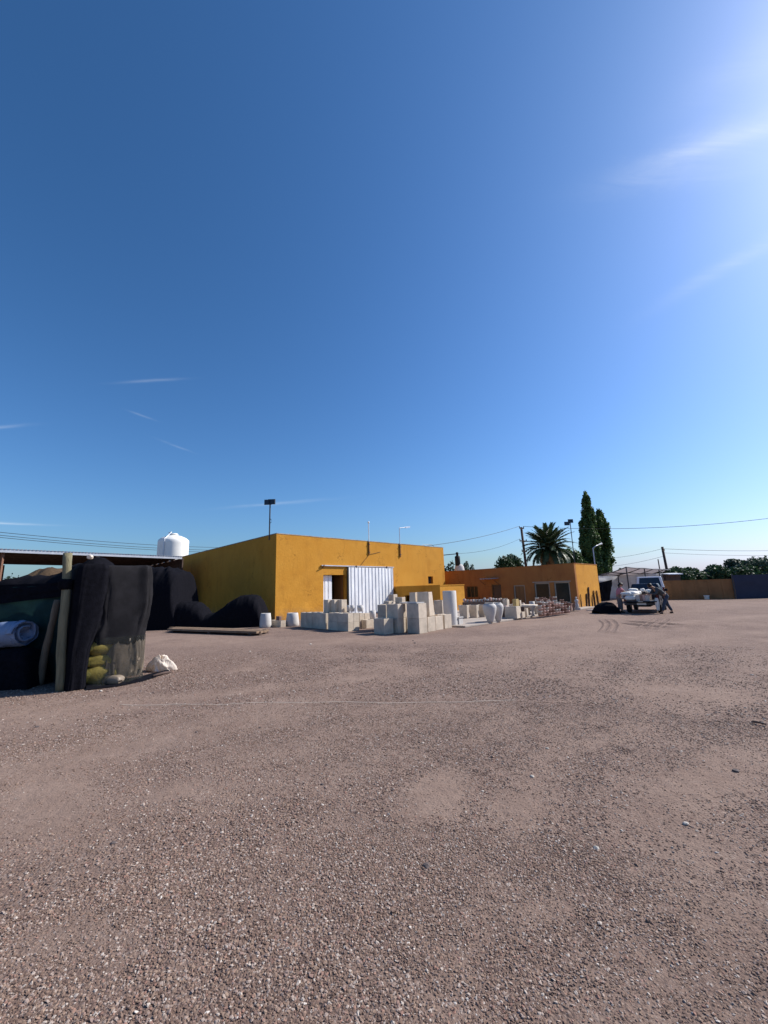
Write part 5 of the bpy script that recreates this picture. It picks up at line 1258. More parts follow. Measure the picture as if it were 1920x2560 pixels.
# white van behind
vY = 33; vb = D(1628, 1530, vY); vb.z = 0; vaz = R(30)
VF = Vector((math.sin(vaz), math.cos(vaz), 0)); VR = Vector((VF.y, -VF.x, 0)); vw = 1.9
vx = D(1623, 1450, vY); vx.z = 0; vz = D(1623, 1441.5, vY).z
vn = thing('white_van', 'white van with bluish rear window standing behind the pickup under the carport', 'van', (vx.x, vx.y, 0))
r0 = [vx + VR*x + VF*f for x, f in ((-vw/2,0),(vw/2,0),(vw/2,4.6),(-vw/2,4.6))]
mb = MB(); loft(mb, [p + UP*.35 for p in r0], [p + UP*(vz*.55) for p in r0]); bevel(part('lower_body', mb, M['van'], vn), .06, 3)
r1 = [vx + VR*x + VF*f + UP*vz for x, f in ((-vw/2+.14,.12),(vw/2-.14,.12),(vw/2-.14,4.0),(-vw/2+.14,4.0))]
r0b = [p + UP*(vz*.55+.002) for p in r0]
mb = MB(); loft(mb, r0b, r1); ub_ = part('upper_body', mb, M['van'], vn); bevel(ub_, .07, 3)
def vpane(a, b, c, d, ins, nm, off=.006):
    cen = (a+b+c+d)/4; n_ = (b-a).cross(d-a).normalized(); n_ = n_ if (cen-(vx+VF*2.3+UP*1.4)).dot(n_) > 0 else -n_
    q_ = [cen + (v-cen)*ins + n_*off for v in (a, b, c, d)]; m_ = MB(); loft(m_, [v - n_*(off+.01) for v in q_], q_); part(nm, m_, M['blueglass'], ub_)
vpane(r0b[0], r0b[1], r1[1], r1[0], .80, 'rear_window'); vpane(r0b[1], r0b[2], r1[2], r1[1], .8, 'side_window'); vpane(r0b[3], r0b[0], r1[0], r1[3], .8, 'side_window')
for f in (.9, 3.7):
    for sgn in (-1, 1): wheel(vn, vx + VR*(sgn*(vw/2-.12)) + VF*f + UP*.33, .33, .2, VR, sgn)
mb = MB(); mb.box(vx - VR*(vw/2) - VF*.1 + UP*.36, VR*vw, VF*.1, UP*.16); part('bumper', mb, M['dark_steel'], vn)
for sgn in (-1, 1):
    mb = MB(); mb.box(vx + VR*(sgn*(vw/2-.1)-.07) - VF*.02 + UP*.75, VR*.14, VF*.02, UP*.4); part('taillight', mb, M['red_lamp'], vn)
# black covered pile left of the woman
mb = arch(MB(), prof_of([(1496,1529),(1501,1514),(1510,1507),(1522,1504),(1535,1506),(1543,1515),(1547,1528)], 22.6), 22.4, 1.0, nq=16, na_=40, amp=.07, seed=12, pw_=.4)
single('covered_pile', mb, M['black_net'], 'black covered pile beside the end wall left of the woman in pink', 'covered pile', smooth=True)

# ------------------------------------------------------------------ people
def skinned(name, chain_list, matl, parent, sub=2, label=None):
    # chain_list: list of chains [(pt, r), ...]; points shared by equal index names are merged by position
    vs, es, rs = [], [], []
    def vid(p, r):
        for i, q_ in enumerate(vs):
            if (q_-p).length < 1e-4: return i
        vs.append(Vector(p)); rs.append(r); return len(vs)-1
    for ch in chain_list:
        ids = [vid(Vector(p), r) for p, r in ch]
        es += [(ids[i], ids[i+1]) for i in range(len(ids)-1)]
    me = bpy.data.meshes.new(name); me.from_pydata([tuple(v) for v in vs], es, []); me.materials.append(matl)
    o_ = link(name, me, parent); sk = o_.modifiers.new('skin', 'SKIN'); sk.use_smooth_shade = True
    sv_ = me.skin_vertices[0].data
    for i, r in enumerate(rs): sv_[i].radius = (r, r); sv_[i].use_root = (i == 0)
    ss = o_.modifiers.new('sub', 'SUBSURF'); ss.levels = sub; ss.render_levels = sub
    if label: o_['label'] = label
    return o_
def hand(wrist, direction, side, k=1.0):
    # chains for a slightly curled hand ; direction = unit vector of the fingers, side = thumb side
    d = Vector(direction).normalized(); s = Vector(side).normalized(); n_ = d.cross(s).normalized(); ch = []
    palm = wrist + d*.05*k
    ch.append([(wrist, .026), (palm, .030)])
    for q_, ln in ((-1.5,.065), (-.5,.078), (.5,.082), (1.5,.074)):
        b = palm + d*.03*k + s*(q_*.019); ch.append([(palm, .030), (b, .011), (b + d*ln*.5 + n_*.008, .0095), (b + d*ln*.9 + n_*.03, .008)])
    ch.append([(wrist + d*.025, .026), (wrist + d*.045 + s*.045, .012), (wrist + d*.085 + s*.058, .0095)])
    return ch
def person(label, loc, rz, J, mats_, hair_long=False, sleeve=.45):
    T_ = thing('person', label, 'person', loc, rz=rz)
    J = {k_: Vector(v) for k_, v in J.items()}
    sk_ = M['skin']
    body = [[(J['pel'], .135), (J['waist'], .115), (J['chest'], .135), (J['neckb'], .075), (J['neck'], .052), (J['jaw'], .058), (J['head'], .088), (J['crown'], .055)]]
    for s in 'LR':
        body.append([(J['chest'], .135), (J['sh'+s], .062), (J['el'+s], .043), (J['wr'+s], .027)])
        body.append([(J['pel'], .135), (J['hip'+s], .095), (J['kn'+s], .06), (J['an'+s], .040), (J['toe'+s], .035)])
        dd_ = (J['wr'+s]-J['el'+s]).normalized(); sd_ = Vector((0, 0, 1)) if abs(dd_.z) < .8 else Vector((1, 0, 0))
        body += hand(J['wr'+s], dd_, sd_ - dd_*sd_.dot(dd_))
    skinned('body', body, sk_, T_, 1)
    g_ = 1.14
    sh_ = [[(J['pel'].lerp(J['waist'], .2), .155), (J['waist'], .14), (J['chest'], .158), (J['neckb'], .088)]]
    for s in 'LR': sh_.append([(J['chest'], .158), (J['sh'+s], .078), (J['sh'+s].lerp(J['el'+s], .6), .066)] + ([(J['el'+s], .06), (J['el'+s].lerp(J['wr'+s], .8), .048)] if sleeve > .8 else []))
    skinned('shirt', sh_, mats_[0], T_, 2)
    tr_c = [[(J['waist'].lerp(J['pel'], .6), .142), (J['pel'], .158)]]
    for s in 'LR': tr_c.append([(J['pel'], .158), (J['hip'+s], .115), (J['kn'+s], .080), (J['an'+s].lerp(J['kn'+s], .12), .066)])
    skinned('trousers', tr_c, mats_[1], T_, 2)
    for s in 'LR':
        h_ = J['an'+s].copy(); h_.z = .035; h_ = h_ - (J['toe'+s]-J['an'+s]).normalized()*.03; skinned('shoe', [[(h_, .048), (h_.lerp(J['toe'+s], .6), .046), (J['toe'+s], .036)]], mats_[2], T_, 1)
    hd, up_ = J['head'], (J['crown']-J['jaw']).normalized(); f_ = J['face'].normalized()
    side = up_.cross(f_)
    # hair cap: shell over back and top of the head
    mb = MB()
    def hf(i, j):
        a = (i-.5)*2*math.pi; b = j*math.pi*.62
        lim = 1.0; v = up_*math.cos(b) + (-f_*math.cos(a) + side*math.sin(a))*math.sin(b)
        if v.dot(f_) > .45: v = (v - f_*(v.dot(f_)-.45)).normalized()
        return hd + up_*.025 + v*.108*(1+.06*math.sin(a*7+b*5))
    mb.grid(hf, 24, 10)
    if hair_long: mb.tube([hd - f_*.09 + up_*.0, hd - f_*.13 - up_*.08, hd - f_*.12 - up_*.2, hd - f_*.10 - up_*.27], [.05,.05,.035,.012], 8)
    lpart('hair', mb, M['hair'], T_, True)
    for sg in (-1, 1):
        mb = MB(); mb.lathe([(0,-.012),(.012,-.004),(.012,.004),(0,.012)], hd + f_*.088 + side*.032*sg + up_*.012, 8); lpart('eye', mb, M['dark'], T_, True)
        mb = MB(); mb.lathe([(0,-.03),(.012,-.015),(.014,.01),(0,.03)], hd + side*.094*sg, 8); lpart('ear', mb, M['skin'], T_, True)
    mb = MB(); mb.tube([hd + f_*.085 + up_*.02, hd + f_*.112 - up_*.012, hd + f_*.09 - up_*.022], [.008,.014,.01], 6); lpart('nose', mb, M['skin'], T_, True)
    mb = MB(); mb.tube([hd + f_*.082 + side*.022 - up_*.045, hd + f_*.090 - up_*.047, hd + f_*.082 - side*.022 - up_*.045], .006, 6); lpart('mouth', mb, M['pink'], T_, True)
    return T_
# woman: upright, leaning a little to the load, arms forward
wp = P(1553, 1531.5)
person('woman in a pink top with dark hair reaching for sacks left of the pickup', wp, R(-10), dict(
    pel=(-.03,0,.86), waist=(0,0,1.0), chest=(.06,0,1.2), neckb=(.10,0,1.335), neck=(.12,0,1.375), jaw=(.15,0,1.42), head=(.16,0,1.475), crown=(.16,0,1.55), face=(1,0,-.35),
    shL=(.08,.17,1.27), elL=(.26,.20,1.10), wrL=(.46,.12,1.08), shR=(.08,-.17,1.27), elR=(.27,-.19,1.07), wrR=(.47,-.10,1.02),
    hipL=(-.03,.09,.82), knL=(.0,.11,.46), anL=(-.05,.11,.085), toeL=(.11,.13,.04), hipR=(-.03,-.09,.82), knR=(.03,-.10,.46), anR=(.03,-.10,.085), toeR=(.19,-.10,.04)),
    (M['pink'], M['greytrouser'], M['dark']), True)
# man: bent forward at the hips towards the pickup, legs braced back
mp_ = P(1664, 1534)
person('man in dark clothes bending forward with braced legs at the right of the pickup', mp_, R(180-4), dict(
    pel=(-.12,0,.88), waist=(.04,0,1.01), chest=(.26,0,1.19), neckb=(.40,0,1.30), neck=(.44,0,1.33), jaw=(.51,0,1.35), head=(.56,0,1.39), crown=(.58,0,1.47), face=(.85,0,-.55),
    shL=(.31,.19,1.22), elL=(.47,.22,.98), wrL=(.66,.14,.98), shR=(.31,-.19,1.22), elR=(.50,-.20,.97), wrR=(.70,-.12,.95),
    hipL=(-.12,.10,.84), knL=(.07,.12,.47), anL=(.20,.12,.085), toeL=(.36,.13,.04), hipR=(-.13,-.10,.84), knR=(-.22,-.12,.46), anR=(-.42,-.12,.085), toeR=(-.27,-.13,.04)),
    (M['blackshirt'], M['jeans'], M['dark']), False, sleeve=1)
# pale cloth hanging from the side of the pickup by the man
hc_ = D(1643, 1508, mp_.y-.1); mb = MB()
def hcf(i, j): return hc_ + Vector(((i-.5)*.16*(1+.3*math.sin(j*5)), .03*math.sin(i*9+j*3), .26-.62*j))
mb.grid(hcf, 10, 12); o_ = tag(link('hanging_cloth', mb.mesh('hanging_cloth', M['sacking'], tuple(hc_), True), None, hc_), 'white cloth strip hanging between the pickup and the bending man', 'cloth'); q_ = o_.modifiers.new('t', 'SOLIDIFY'); q_.thickness = .01

# ------------------------------------------------------------------ trees and plants
def leaves(name, centers, radii, n, size, matl, parent, seed, tri=True, squash=1.0, hollow=.45):
    r_ = np.random.default_rng(seed); centers = np.array(centers, float); radii = np.array(radii, float)
    w_ = radii.prod(1)**.72; w_ /= w_.sum(); k = r_.choice(len(centers), n, p=w_)
    v = r_.normal(size=(n, 3)); v /= np.linalg.norm(v, axis=1)[:, None]; rr_ = (hollow + (1-hollow)*r_.random(n)**.7)[:, None]*(1+.25*(r_.random(n)[:, None]-.5))
    c = centers[k] + v*radii[k]*rr_
    keep = c[:, 2] > .05; c = c[keep]; v = v[keep]; n = len(c)
    nrm = v + r_.normal(size=(n, 3))*.6; nrm /= np.linalg.norm(nrm, axis=1)[:, None]
    a = np.cross(nrm, r_.normal(size=(n, 3))); a /= np.linalg.norm(a, axis=1)[:, None]; b = np.cross(nrm, a)
    s = (size*(.6+.8*r_.random(n)))[:, None]
    V_ = np.stack([c-a*s*.5, c+b*s*.38+a*s*.05, c+a*s*.62, c-b*s*.38+a*s*.05], 1)
    o_ = np.array(wloc(parent)); V_ = V_ - o_
    me = bpy.data.meshes.new(name); me.vertices.add(n*4); me.vertices.foreach_set('co', V_.reshape(-1).astype(np.float32))
    me.loops.add(n*4); me.polygons.add(n); me.loops.foreach_set('vertex_index', np.arange(n*4, dtype=np.int32)); me.polygons.foreach_set('loop_start', np.arange(0, n*4, 4, dtype=np.int32))
    me.materials.append(matl); me.update(calc_edges=True); return link(name, me, parent)
def bushy(name, label, cat, base, rx, h, n, size, matl, seed, group=None, trunk_h=.35, ry=None):
    t_ = thing(name, label, cat, base, group); r_ = random.Random(seed); ry = ry or rx*.8
    mb = MB(); mb.tube([base, base + Vector((.05*rx,0,h*trunk_h*.6)), base + Vector((0,0,h*(trunk_h+.25)))], [.05*h*.6, .04*h*.6, .015*h], 8)
    for k in range(4):
        a = k*1.6+seed; mb.tube([base + UP*h*trunk_h*.7, base + Vector((math.cos(a)*rx*.5, math.sin(a)*ry*.5, h*(trunk_h+.3)))], [.02*h, .006*h], 6)
    part('trunk', mb, M['bark'], t_, True)
    cs, rs = [], []
    for k in range(13):
        a = r_.uniform(0, 6.28); q_ = r_.random()**.6; z = r_.uniform(trunk_h*.6, .86)
        lim = math.sqrt(max(.05, 1-((z-.5)/.55)**2)); cs.append((base.x+math.cos(a)*rx*.72*q_*lim, base.y+math.sin(a)*ry*.72*q_*lim, base.z+h*z)); s_ = r_.uniform(.26, .42); rs.append((rx*s_, ry*s_, h*.18*r_.uniform(.7, 1.2)))
    leaves('crown', cs, rs, n, size, matl, t_, seed); return t_
# poplars
def poplar(label, base, prof, n, seed, lean=0):
    t_ = thing('poplar_tree', label, 'poplar tree', base, 'poplars behind the low building')
    top = prof[-1][0]
    mb = MB(); mb.tube([base, base + UP*top*.5 + Vector((lean*.5,0,0)), base + UP*top*.95 + Vector((lean*.95,0,0))], [.28, .16, .03], 8)
    r_ = random.Random(seed)
    cs, rs = [], []
    for k in range(230):
        f = r_.random(); z = prof[0][0] + (top-prof[0][0])*f; rad = float(np.interp(z, [p[0] for p in prof], [p[1] for p in prof])); a = r_.uniform(0, 6.28); q_ = r_.uniform(.15, .85)
        c_ = (base.x+lean*z/top+math.cos(a)*rad*q_, base.y+math.sin(a)*rad*q_, base.z+z); s_ = max(.2, rad*.30)*r_.uniform(.5, 1.35); cs.append(c_); rs.append((s_, s_, s_*r_.uniform(1.5, 3.4)))
        if k % 6 == 0: mb.tube([base + UP*max(.3, z-rad*1.6), Vector(c_)], [.04, .01], 5)
    part('trunk', mb, M['bark'], t_, True)
    leaves('crown', cs, rs, n, .25, M['green_leaf'], t_, seed, hollow=.1); return t_
pY = 56
def pr(cx, rows):      # rows (y_px, halfwidth_px)
    out = []
    for y, hw in rows: out.append((D(cx, y, pY).z, hw/1030*pY))
    return sorted(out)
b1_ = D(1475, 1420, pY); b1_.z = 0; b2_ = D(1498, 1430, pY+1.5); b2_.z = 0
poplar('tallest slender poplar tree with pointed top behind the low building', b1_, pr(1470, [(1425,21),(1400,25),(1350,25),(1310,21),(1280,15),(1255,10),(1237,3)]), 46000, 4, D(1464, 1240, pY).x - b1_.x)
poplar('shorter fuller poplar tree right behind the tallest one', b2_, pr(1500, [(1428,28),(1400,29),(1370,28),(1340,25),(1310,21),(1290,14),(1276,5)]), 52000, 9, D(1497, 1278, pY+1.5).x - b2_.x)
# palm
pc = D(1371, 1372, 44); pbase = Vector((pc.x, pc.y, 0))
palm = thing('palm_tree', 'large date palm with spreading fronds behind the low building roof', 'palm tree', pbase)
mb = MB(); hh_ = pc.z; pts = [pbase + UP*hh_*k/10 for k in range(11)]; mb.tube(pts, [.42-.08*math.sin(k*1.57)*(k % 2) for k in range(11)], 12); part('trunk', mb, M['bark'], palm)
def frond_mesh(L_, droop, seed, matl, n=26):
    r_ = random.Random(seed); mb = MB(); pts = []; x = z = 0; a = 0.0
    for k in range(n+1):
        pts.append(Vector((x, 0, z))); a -= droop*(.35+1.5*k/n)/n; x += L_/n*math.cos(a); z += L_/n*math.sin(a)
    mb.tube(pts, [.035*(1-.85*k/n) for k in range(n+1)], 5)
    for k in range(2, n+1):
        p = pts[k]; t = (pts[k]-pts[k-1]).normalized(); f = k/n
        ll = L_*.20*math.sin(min(1, f*1.6+.15)*1.57)*(1-.55*max(0, f-.55)/.45)
        for s in (-1, 1):
            for q_ in (0, .5):
                pp = p - t*(L_/n)*q_; d_ = (t*.75 + Vector((0, s*.85, .22+r_.uniform(-.15,.12)))).normalized()*ll*r_.uniform(.85, 1.1)
                w_ = t*.05; mb.add([pp-w_, pp+w_, pp+d_*.6+w_*.7-UP*.02, pp+d_-UP*ll*.22, pp+d_*.55-w_*.7-UP*.02], [(0,1,2,3,4)])
    return mb.mesh('frond', matl)
FM = [frond_mesh(2.95, d_, i, M['palm_leaf']) for i, d_ in enumerate((.5, .85, 1.2))]
FD = frond_mesh(2.1, 1.2, 9, M['dry_leaf'], 18)
random.seed(2)
nf = 84
for k in range(nf):
    el = 82 - 112*(k/nf)**.9; az_ = k*137.5
    fo_ = link('frond', FM[min(2, int(k/nf*3))] if el > -25 else FD, palm, (0,0,hh_ + .05)); fo_.rotation_euler = (random.uniform(-.15,.15), -R(el), R(az_)); s = random.uniform(.88, 1.06)*(.95 if el > 60 else 1); fo_.scale = (s, s, s)
for k in range(9):
    fo_ = link('frond', FD, palm, (0,0,hh_-.25)); fo_.rotation_euler = (0, R(48+random.uniform(-8, 14)), R(k*40)); fo_['label'] = 'dry hanging frond'
# bushes behind the low building
bushy('round_tree', 'dark rounded tree above the low building left of the palm', 'tree', Vector((D(1268,1400,48).x, 48, 0)), 2.6, D(1268,1386,48).z, 5200, .26, M['dark_leaf'], 3, 'trees behind the low building')
bushy('round_tree', 'green tree in front of the palm fronds on their right side', 'tree', Vector((D(1437,1400,50).x, 50, 0)), 1.9, D(1437,1364,50).z, 6200, .26, M['green_leaf'], 8, 'trees behind the low building')
bushy('round_tree', 'small dark tree low between palm and poplars', 'tree', Vector((D(1408,1400,47).x, 47, 0)), 1.8, D(1408,1385,47).z, 3600, .24, M['dark_leaf'], 18, 'trees behind the low building')
bushy('round_tree', 'small grey green tree left of the black chimney tank', 'tree', Vector((D(1123,1400,52).x, 52, 0)), 1.1, D(1123,1400,52).z, 1100, .24, M['olive_leaf'], 28, 'trees behind the low building')
bushy('round_tree', 'small sparse tree right of the black chimney tank', 'tree', Vector((D(1166,1400,52).x, 52, 0)), 1.1, D(1166,1404,52).z, 1000, .24, M['olive_leaf'], 29, 'trees behind the low building')
# far tree belt at the right
random.seed(8)
FT = 'trees beyond the perimeter wall'
spots = [(1672,1427,50,1.5),(1692,1416,58,2.0),(1718,1422,54,2.0),(1742,1413,60,2.4),(1768,1410,57,2.6),(1795,1414,52,2.3),(1822,1404,60,2.8),(1850,1399,56,2.8),(1880,1396,60,3.0),(1910,1394,56,3.0),(1945,1392,60,3.2),(1990,1388,58,3.2),(2050,1388,60,3.4),(1640,1432,60,2.0),(1600,1436,66,2.4),(1560,1430,70,2.2)]
words_ = ['low', 'feathery', 'dense', 'blue green', 'broad', 'dark', 'tall', 'bushy']
for i, (x, y, Y_, rx) in enumerate(spots):
    b_ = D(x, 1450, Y_); b_.z = 0; h = D(x, y-2, Y_).z
    if i < 2: rel = ['lowest small tree just right of the utility pole foot beyond the brown wall', 'pointed tree rising right of the carport roof end'][i]
    elif x < 1660: rel = {1640: 'low distant tree whose top shows over the right part of the carport roof', 1600: 'low distant tree whose top shows over the middle of the carport roof', 1560: 'low distant tree whose top shows between poplars and carport roof peak'}[x]
    elif x < 1842: rel = ['tree beyond the left part of the brown wall', 'tree beyond the middle of the brown wall, left of the bucket', 'tree beyond the brown wall straight above the white bucket', 'tree beyond the brown wall right of the white bucket', 'tree beyond the joint of brown wall and blue net fence'][i-2]
    else: rel = ['tree just beyond the left end of the blue net fence', 'tree beyond the middle of the visible blue net fence', 'tree beyond the blue net fence just inside the right picture edge', 'tree beyond the blue net fence, first one past the picture edge', 'tree beyond the blue net fence, second one past the picture edge', 'tree beyond the blue net fence, farthest one past the picture edge'][i-7]
    bushy('far_tree', rel, 'tree', b_, rx, h, 3400 if x < 1950 else 1500, .30, M[['dark_leaf','olive_leaf'][(i*3) % 2]], i+50, FT, trunk_h=.2)
# undergrowth filling below the crowns
t_ = thing('hedge', 'dark hedge filling the gaps low between the trees beyond the wall', 'hedge', Vector((D(1800,1450,50).x, 50, 0)))
cs = []; rs = []
for k in range(40):
    x = 1560 + k*13; Y_ = 50+random.uniform(-1, 5); b_ = D(x, 1450, Y_); cs.append((b_.x, b_.y, random.uniform(.6, 2.4))); rs.append((1.0, .8, .9))
hg = leaves('foliage', cs, rs, 16000, .32, M['dark_leaf'], t_, 77); hg['kind'] = 'stuff'
bushy('far_tree', 'low green tree seen under the shed roof at the left edge', 'tree', Vector((D(10,1450,40).x, 40, 0)), 2.2, D(10,1441,40).z, 2500, .28, M['olive_leaf'], 91)
bushy('far_tree', 'bare looking small tree seen under the shed roof left of the straw', 'tree', Vector((D(42,1450,44).x, 44, 0)), 1.6, D(42,1436,44).z, 260, .2, M['olive_leaf'], 95)

# ------------------------------------------------------------------ poles and wires
def ground_pole(x, ytop, Y_, r, label, arms, lean=0, matl='timber_dark', cat='utility pole'):
    tp = D(x, ytop, Y_); b_ = Vector((tp.x+lean, tp.y, 0)); t_ = thing('utility_pole', label, cat, b_)
    mb = MB(); mb.tube([b_, tp], [r*1.2, r], 8); part('pole', mb, M[matl], t_, True)
    ins = []
    r_ = RGT.copy(); r_.z = 0; r_.normalize(); r_ = (r_*math.cos(.5)+Vector((-r_.y, r_.x, 0))*math.sin(.5))
    for (y, half) in arms:
        c = D(x, y, Y_); c = Vector((tp.x + lean*(1-(c.z/tp.z)), tp.y-.1, c.z)); mb = MB(); mb.box(c - r_*half - Vector((0,.05,.06)), r_*half*2, Vector((0,.10,0)), UP*.12); a_ = part('crossarm', mb, M[matl], t_)
        for s in (-.9, .9):
            mb = MB(); q_ = c + r_*half*s + UP*.06; mb.lathe([(.02,0),(.05,.02),(.06,.08),(.03,.10),(.05,.15),(0,.17)], q_, 8); part('insulator', mb, M['dark'], a_); ins.append(q_ + UP*.17)
    return tp, ins
tpA, insA = ground_pole(1303, 1318, 46, .13, 'dark wooden utility pole with three crossarms left of the palm', [(1321,.35),(1353,.55),(1379,.40)], lean=.25)
tpB, insB = ground_pole(1655.5, 1367, 60, .16, 'plain wooden utility pole behind the carport', [(1376,.30)], lean=.30)
tpC, insC = ground_pole(1645, 1398, 75, .09, 'thin far pole left of the plain utility pole', [], lean=.1)
# floodlight mast with two heads behind the low building
fb0 = D(1436, 1400, 40); fb0.z = 0; ft = zat(fb0, 1306)
floodlight('floodlight', 'double floodlight mast between the palm and the poplars', fb0, ft, [(.05, .12), (-.33, -.12)], .45)
# street lamp with curved arm
sb0 = D(1486, 1400, 36); sb0.z = 0; st_ = zat(sb0, 1370)
sl_ = thing('street_lamp', 'grey street lamp with curved arm in front of the poplars', 'street lamp', sb0)
e1 = D(1496, 1362, 36.2); e2 = D(1504, 1359, 36.4)
mb = MB(); mb.tube([sb0, sb0 + UP*st_, D(1489, 1365.5, 36), e1], [.05,.045,.035,.03], 8); part('pole', mb, M['steel'], sl_, True)
mb = MB(); mb.tube([e1, e2], [.05,.09], 8); part('lamp_head', mb, M['white_paint'], sl_)
# black tank with pale dome on the low building's far end
ck = D(1149, 1427, 37.5); mb = MB(); s_ = 37.5/1030
ct = thing('chimney_tank', 'black drum on a pale dome behind the far end of the low building', 'tank', (ck.x, ck.y, 0))
mb = MB(); zt_ = lambda y: D(1149, y, 37.5).z
mb.lathe([(12*s_, 0),(12*s_, zt_(1424)),(11*s_, zt_(1417)),(8*s_, zt_(1412)),(4*s_, zt_(1410)),(0, zt_(1410))], (ck.x, ck.y, 0), 24); part('dome', mb, M['white_conc'], ct, True)
cx_ = ck.x - 4*s_
mb = MB(); mb.lathe([(6.5*s_, zt_(1414)),(6.5*s_, zt_(1392)),(5*s_, zt_(1390)),(0, zt_(1390))], (cx_, ck.y-.1, 0), 20); part('drum', mb, M['dark'], ct, True)
mb = MB(); mb.lathe([(3*s_, zt_(1390)),(3*s_, zt_(1386)),(3.6*s_, zt_(1384)),(3*s_, zt_(1381)),(0, zt_(1380))], (cx_, ck.y-.1, 0), 16); part('cap', mb, M['dark'], ct, True)
mb = MB(); mb.tube([Vector((cx_, ck.y-.1, zt_(1384.5))), Vector((cx_-1.3, ck.y-.1, zt_(1387)))], .04, 6); part('pipe', mb, M['dark_steel'], ct)
def wire(label, a, b, sag, r=.022, group='overhead wires', n=24):
    a, b = Vector(a), Vector(b); mb = MB(); mb.tube([a.lerp(b, k/n) - UP*(sag*4*(k/n)*(1-k/n)) for k in range(n+1)], r, 5)
    return single('overhead_wire', mb, M['dark'], label, 'wire', group=group)
for i, (y0, y1, w_) in enumerate([(1327, 1369, 'top'), (1334.5, 1376, 'middle'), (1340, 1381, 'lowest')]):
    a = D(-120, y0-9, 34); b = D(560, y1, 62)
    wire('%s of the three wires running behind the white tank at the left' % w_, a, b, .35, .024)
wire('wire rising from the warehouse roof to the crossarm pole', on_u(1058, 1366, -.3), insA[0], .25, .018)
wire('wire running from the crossarm pole to the right beyond the picture edge', insA[1], D(2200, 1252, 40), 1.2, .022)
wire('upper wire from the plain utility pole to the right edge', insB[0], D(2300, 1352, 62), .8, .025)
wire('lower wire from the plain utility pole to the right edge', insB[1] - UP*.6, D(2300, 1366, 62), .8, .018)
wire('upper wire from the plain utility pole going left behind the poplars', insB[0], D(1440, 1398, 66), .5, .018)
wire('lower wire from the plain utility pole going left behind the poplars', insB[1] - UP*1.0, D(1440, 1420, 66), .5, .018)
wire('thin wire from the crossarm pole down to the black drum', insA[2], Vector((cx_, ck.y-.1, zt_(1384))), .35, .012)

# ------------------------------------------------------------------ loose stones, twig and cord in the yard
random.seed(31)
def rock_mesh(r, seed, flat=.6):
    bm = bmesh.new(); bmesh.ops.create_icosphere(bm, subdivisions=2, radius=r); rn = random.Random(seed)
    for v in bm.verts:
        k = 1+.5*fb1(v.co.x/r*1.3+seed, v.co.y/r*1.3+v.co.z/r, 40)*2; v.co *= k; v.co.z = v.co.z*flat + r*flat*.6
    me = bpy.data.meshes.new('loose_stone'); bm.to_mesh(me); bm.free(); return me
rocks = [(93,1817,6,0,'dark stone on open gravel left of centre, below the log post'),(491,1829,5,0,'dark stone on the gravel below the white plastic bag'),(817,1911,6,0,'dark stone mid yard, left of the two nearer the picture middle'),
 (806,1959,6,0,'dark stone standing just below the other mid yard stone'),(1065,2166,11,0,'largest dark stone of the foreground gravel right of centre'),(253,1728,5,1,'small white stone at the foot of the netted stack'),(776,1611,5,1,'small white stone below the planter rows'),(625,1629,4,1,'small pale stone below the timber'),
 (1368,1872,6,1,'pale stone half way up the right of the yard'),(1880,1687,4,1,'tiny white stone near the right edge of the yard'),(1840,1928,8,0,'dark clod near the right edge of the yard'),(1716,2062,8,1,'beige stone in the right foreground'),(1037,1608,5,0,'small dark stone below the nearest planter stack'),(1033,1602,3,0,'tiny dark stone just above the small dark one below the nearest planter stack'),
 (1490,2120,8,1,'pale flat stone in the right foreground left of the beige one'),(650,1820,5,0,'dark stone left of the picture middle, level with the open gravel'),(283,2110,7,0,'brown stone in the left foreground'),(1330,1940,7,1,'broad pale flat stone in the mid right yard')]
for i, (x, y, rp, w_, lab) in enumerate(rocks):
    p = P(x, y); r = rp/1030*(p-CAM).length*.62; me = rock_mesh(r, i*1.7, .55); me.materials.append(M['pale_stone'] if w_ else M['stone'])
    o_ = tag(link('loose_stone', me, None, (p.x, p.y, float(ghgt(p.x, p.y))-.2*r)), lab, 'stone', 'loose stones in the yard'); o_.rotation_euler.z = random.uniform(0, 6)
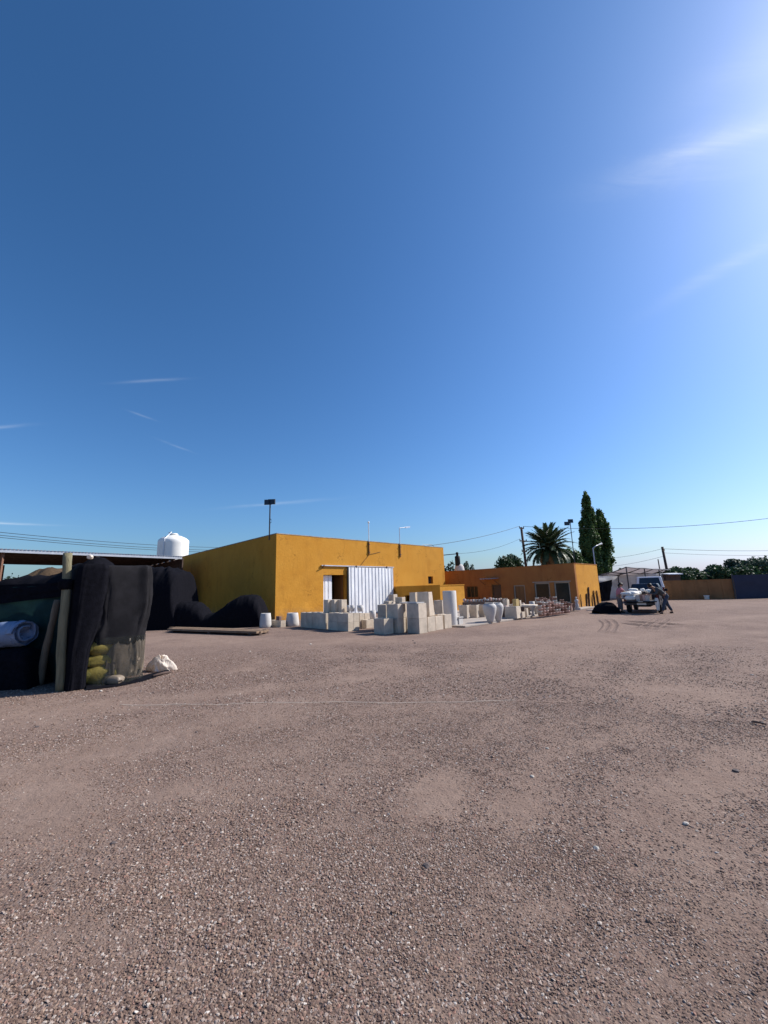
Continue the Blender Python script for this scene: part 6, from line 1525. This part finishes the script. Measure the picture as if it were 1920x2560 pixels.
mb = MB(); a_, b_ = P(1878, 1804, .02), P(1916, 1811, .02); mb.tube([a_, a_.lerp(b_, .5) + Vector((0,.02,.005)), b_], [.008,.011,.007], 6); single('twig', mb, M['timber_dark'], 'thin dark twig lying near the right edge of the gravel', 'twig')
# pale cord lying across the yard
mb = MB(); pts = []
for k in range(90):
    x = 300 + (1300-300)*k/89; y = 1761 - 9*k/89 + 1.2*math.sin(k*.35) + 2.2*math.sin(k*.11); p = P(x, y); pts.append(Vector((p.x, p.y, float(ghgt(p.x, p.y))+.006)))
def cordf(i, j):
    k = min(int(i*88), 87); p = pts[k].lerp(pts[k+1], i*88-k); return p + Vector((0, .030*(j-.5), .003*(1-abs(j-.5)*2)-.003))
mb.grid(cordf, 88, 2); single('cord', mb, M['cord'], 'thin pale flat cord lying straight across the gravel mid yard', 'cord')
# tyre tracks by the pickup: low pressed ridges of the yard's own earth
tt_ = MB()
for (pl) in ([(1508,1549),(1512,1554),(1519,1558),(1521,1565),(1516,1573),(1508,1582)], [(1524,1548),(1530,1553),(1536,1558),(1538,1565),(1534,1573),(1526,1583)], [(1560,1557),(1590,1562),(1630,1566),(1690,1570)], [(1575,1552),(1610,1557),(1660,1560),(1720,1563)], [(1650,1545),(1640,1552),(1625,1560),(1600,1572)], [(1672,1545),(1664,1553),(1650,1562),(1628,1575)]):
    P_ = [P(x, y) for x, y in pl]; sm = []
    for k in range(len(P_)-1):
        for q_ in range(8): sm.append(P_[k].lerp(P_[k+1], q_/8))
    n_ = len(sm)
    def tf(i, j):
        k = min(int(i*(n_-1)), n_-2); p = sm[k].lerp(sm[k+1], i*(n_-1)-k); d = (sm[k+1]-sm[k]).normalized(); s = Vector((-d.y, d.x, 0)); w_ = (j-.5)*.42
        return p + s*w_ + UP*(.004 + .032*math.exp(-((abs(j-.5)-.32)/.10)**2)*math.sin(min(1, i*4, (1-i)*4)*1.57) + .004*fb1(i*40, j*6))
    tt_.grid(tf, n_*2, 14)
tag(link('tyre_tracks', tt_.mesh('tyre_tracks', GROUND, (0,0,0), True)), kind='structure')
print('tris', sum(len(o.data.polygons) for o in SC.objects if o.type == 'MESH'))
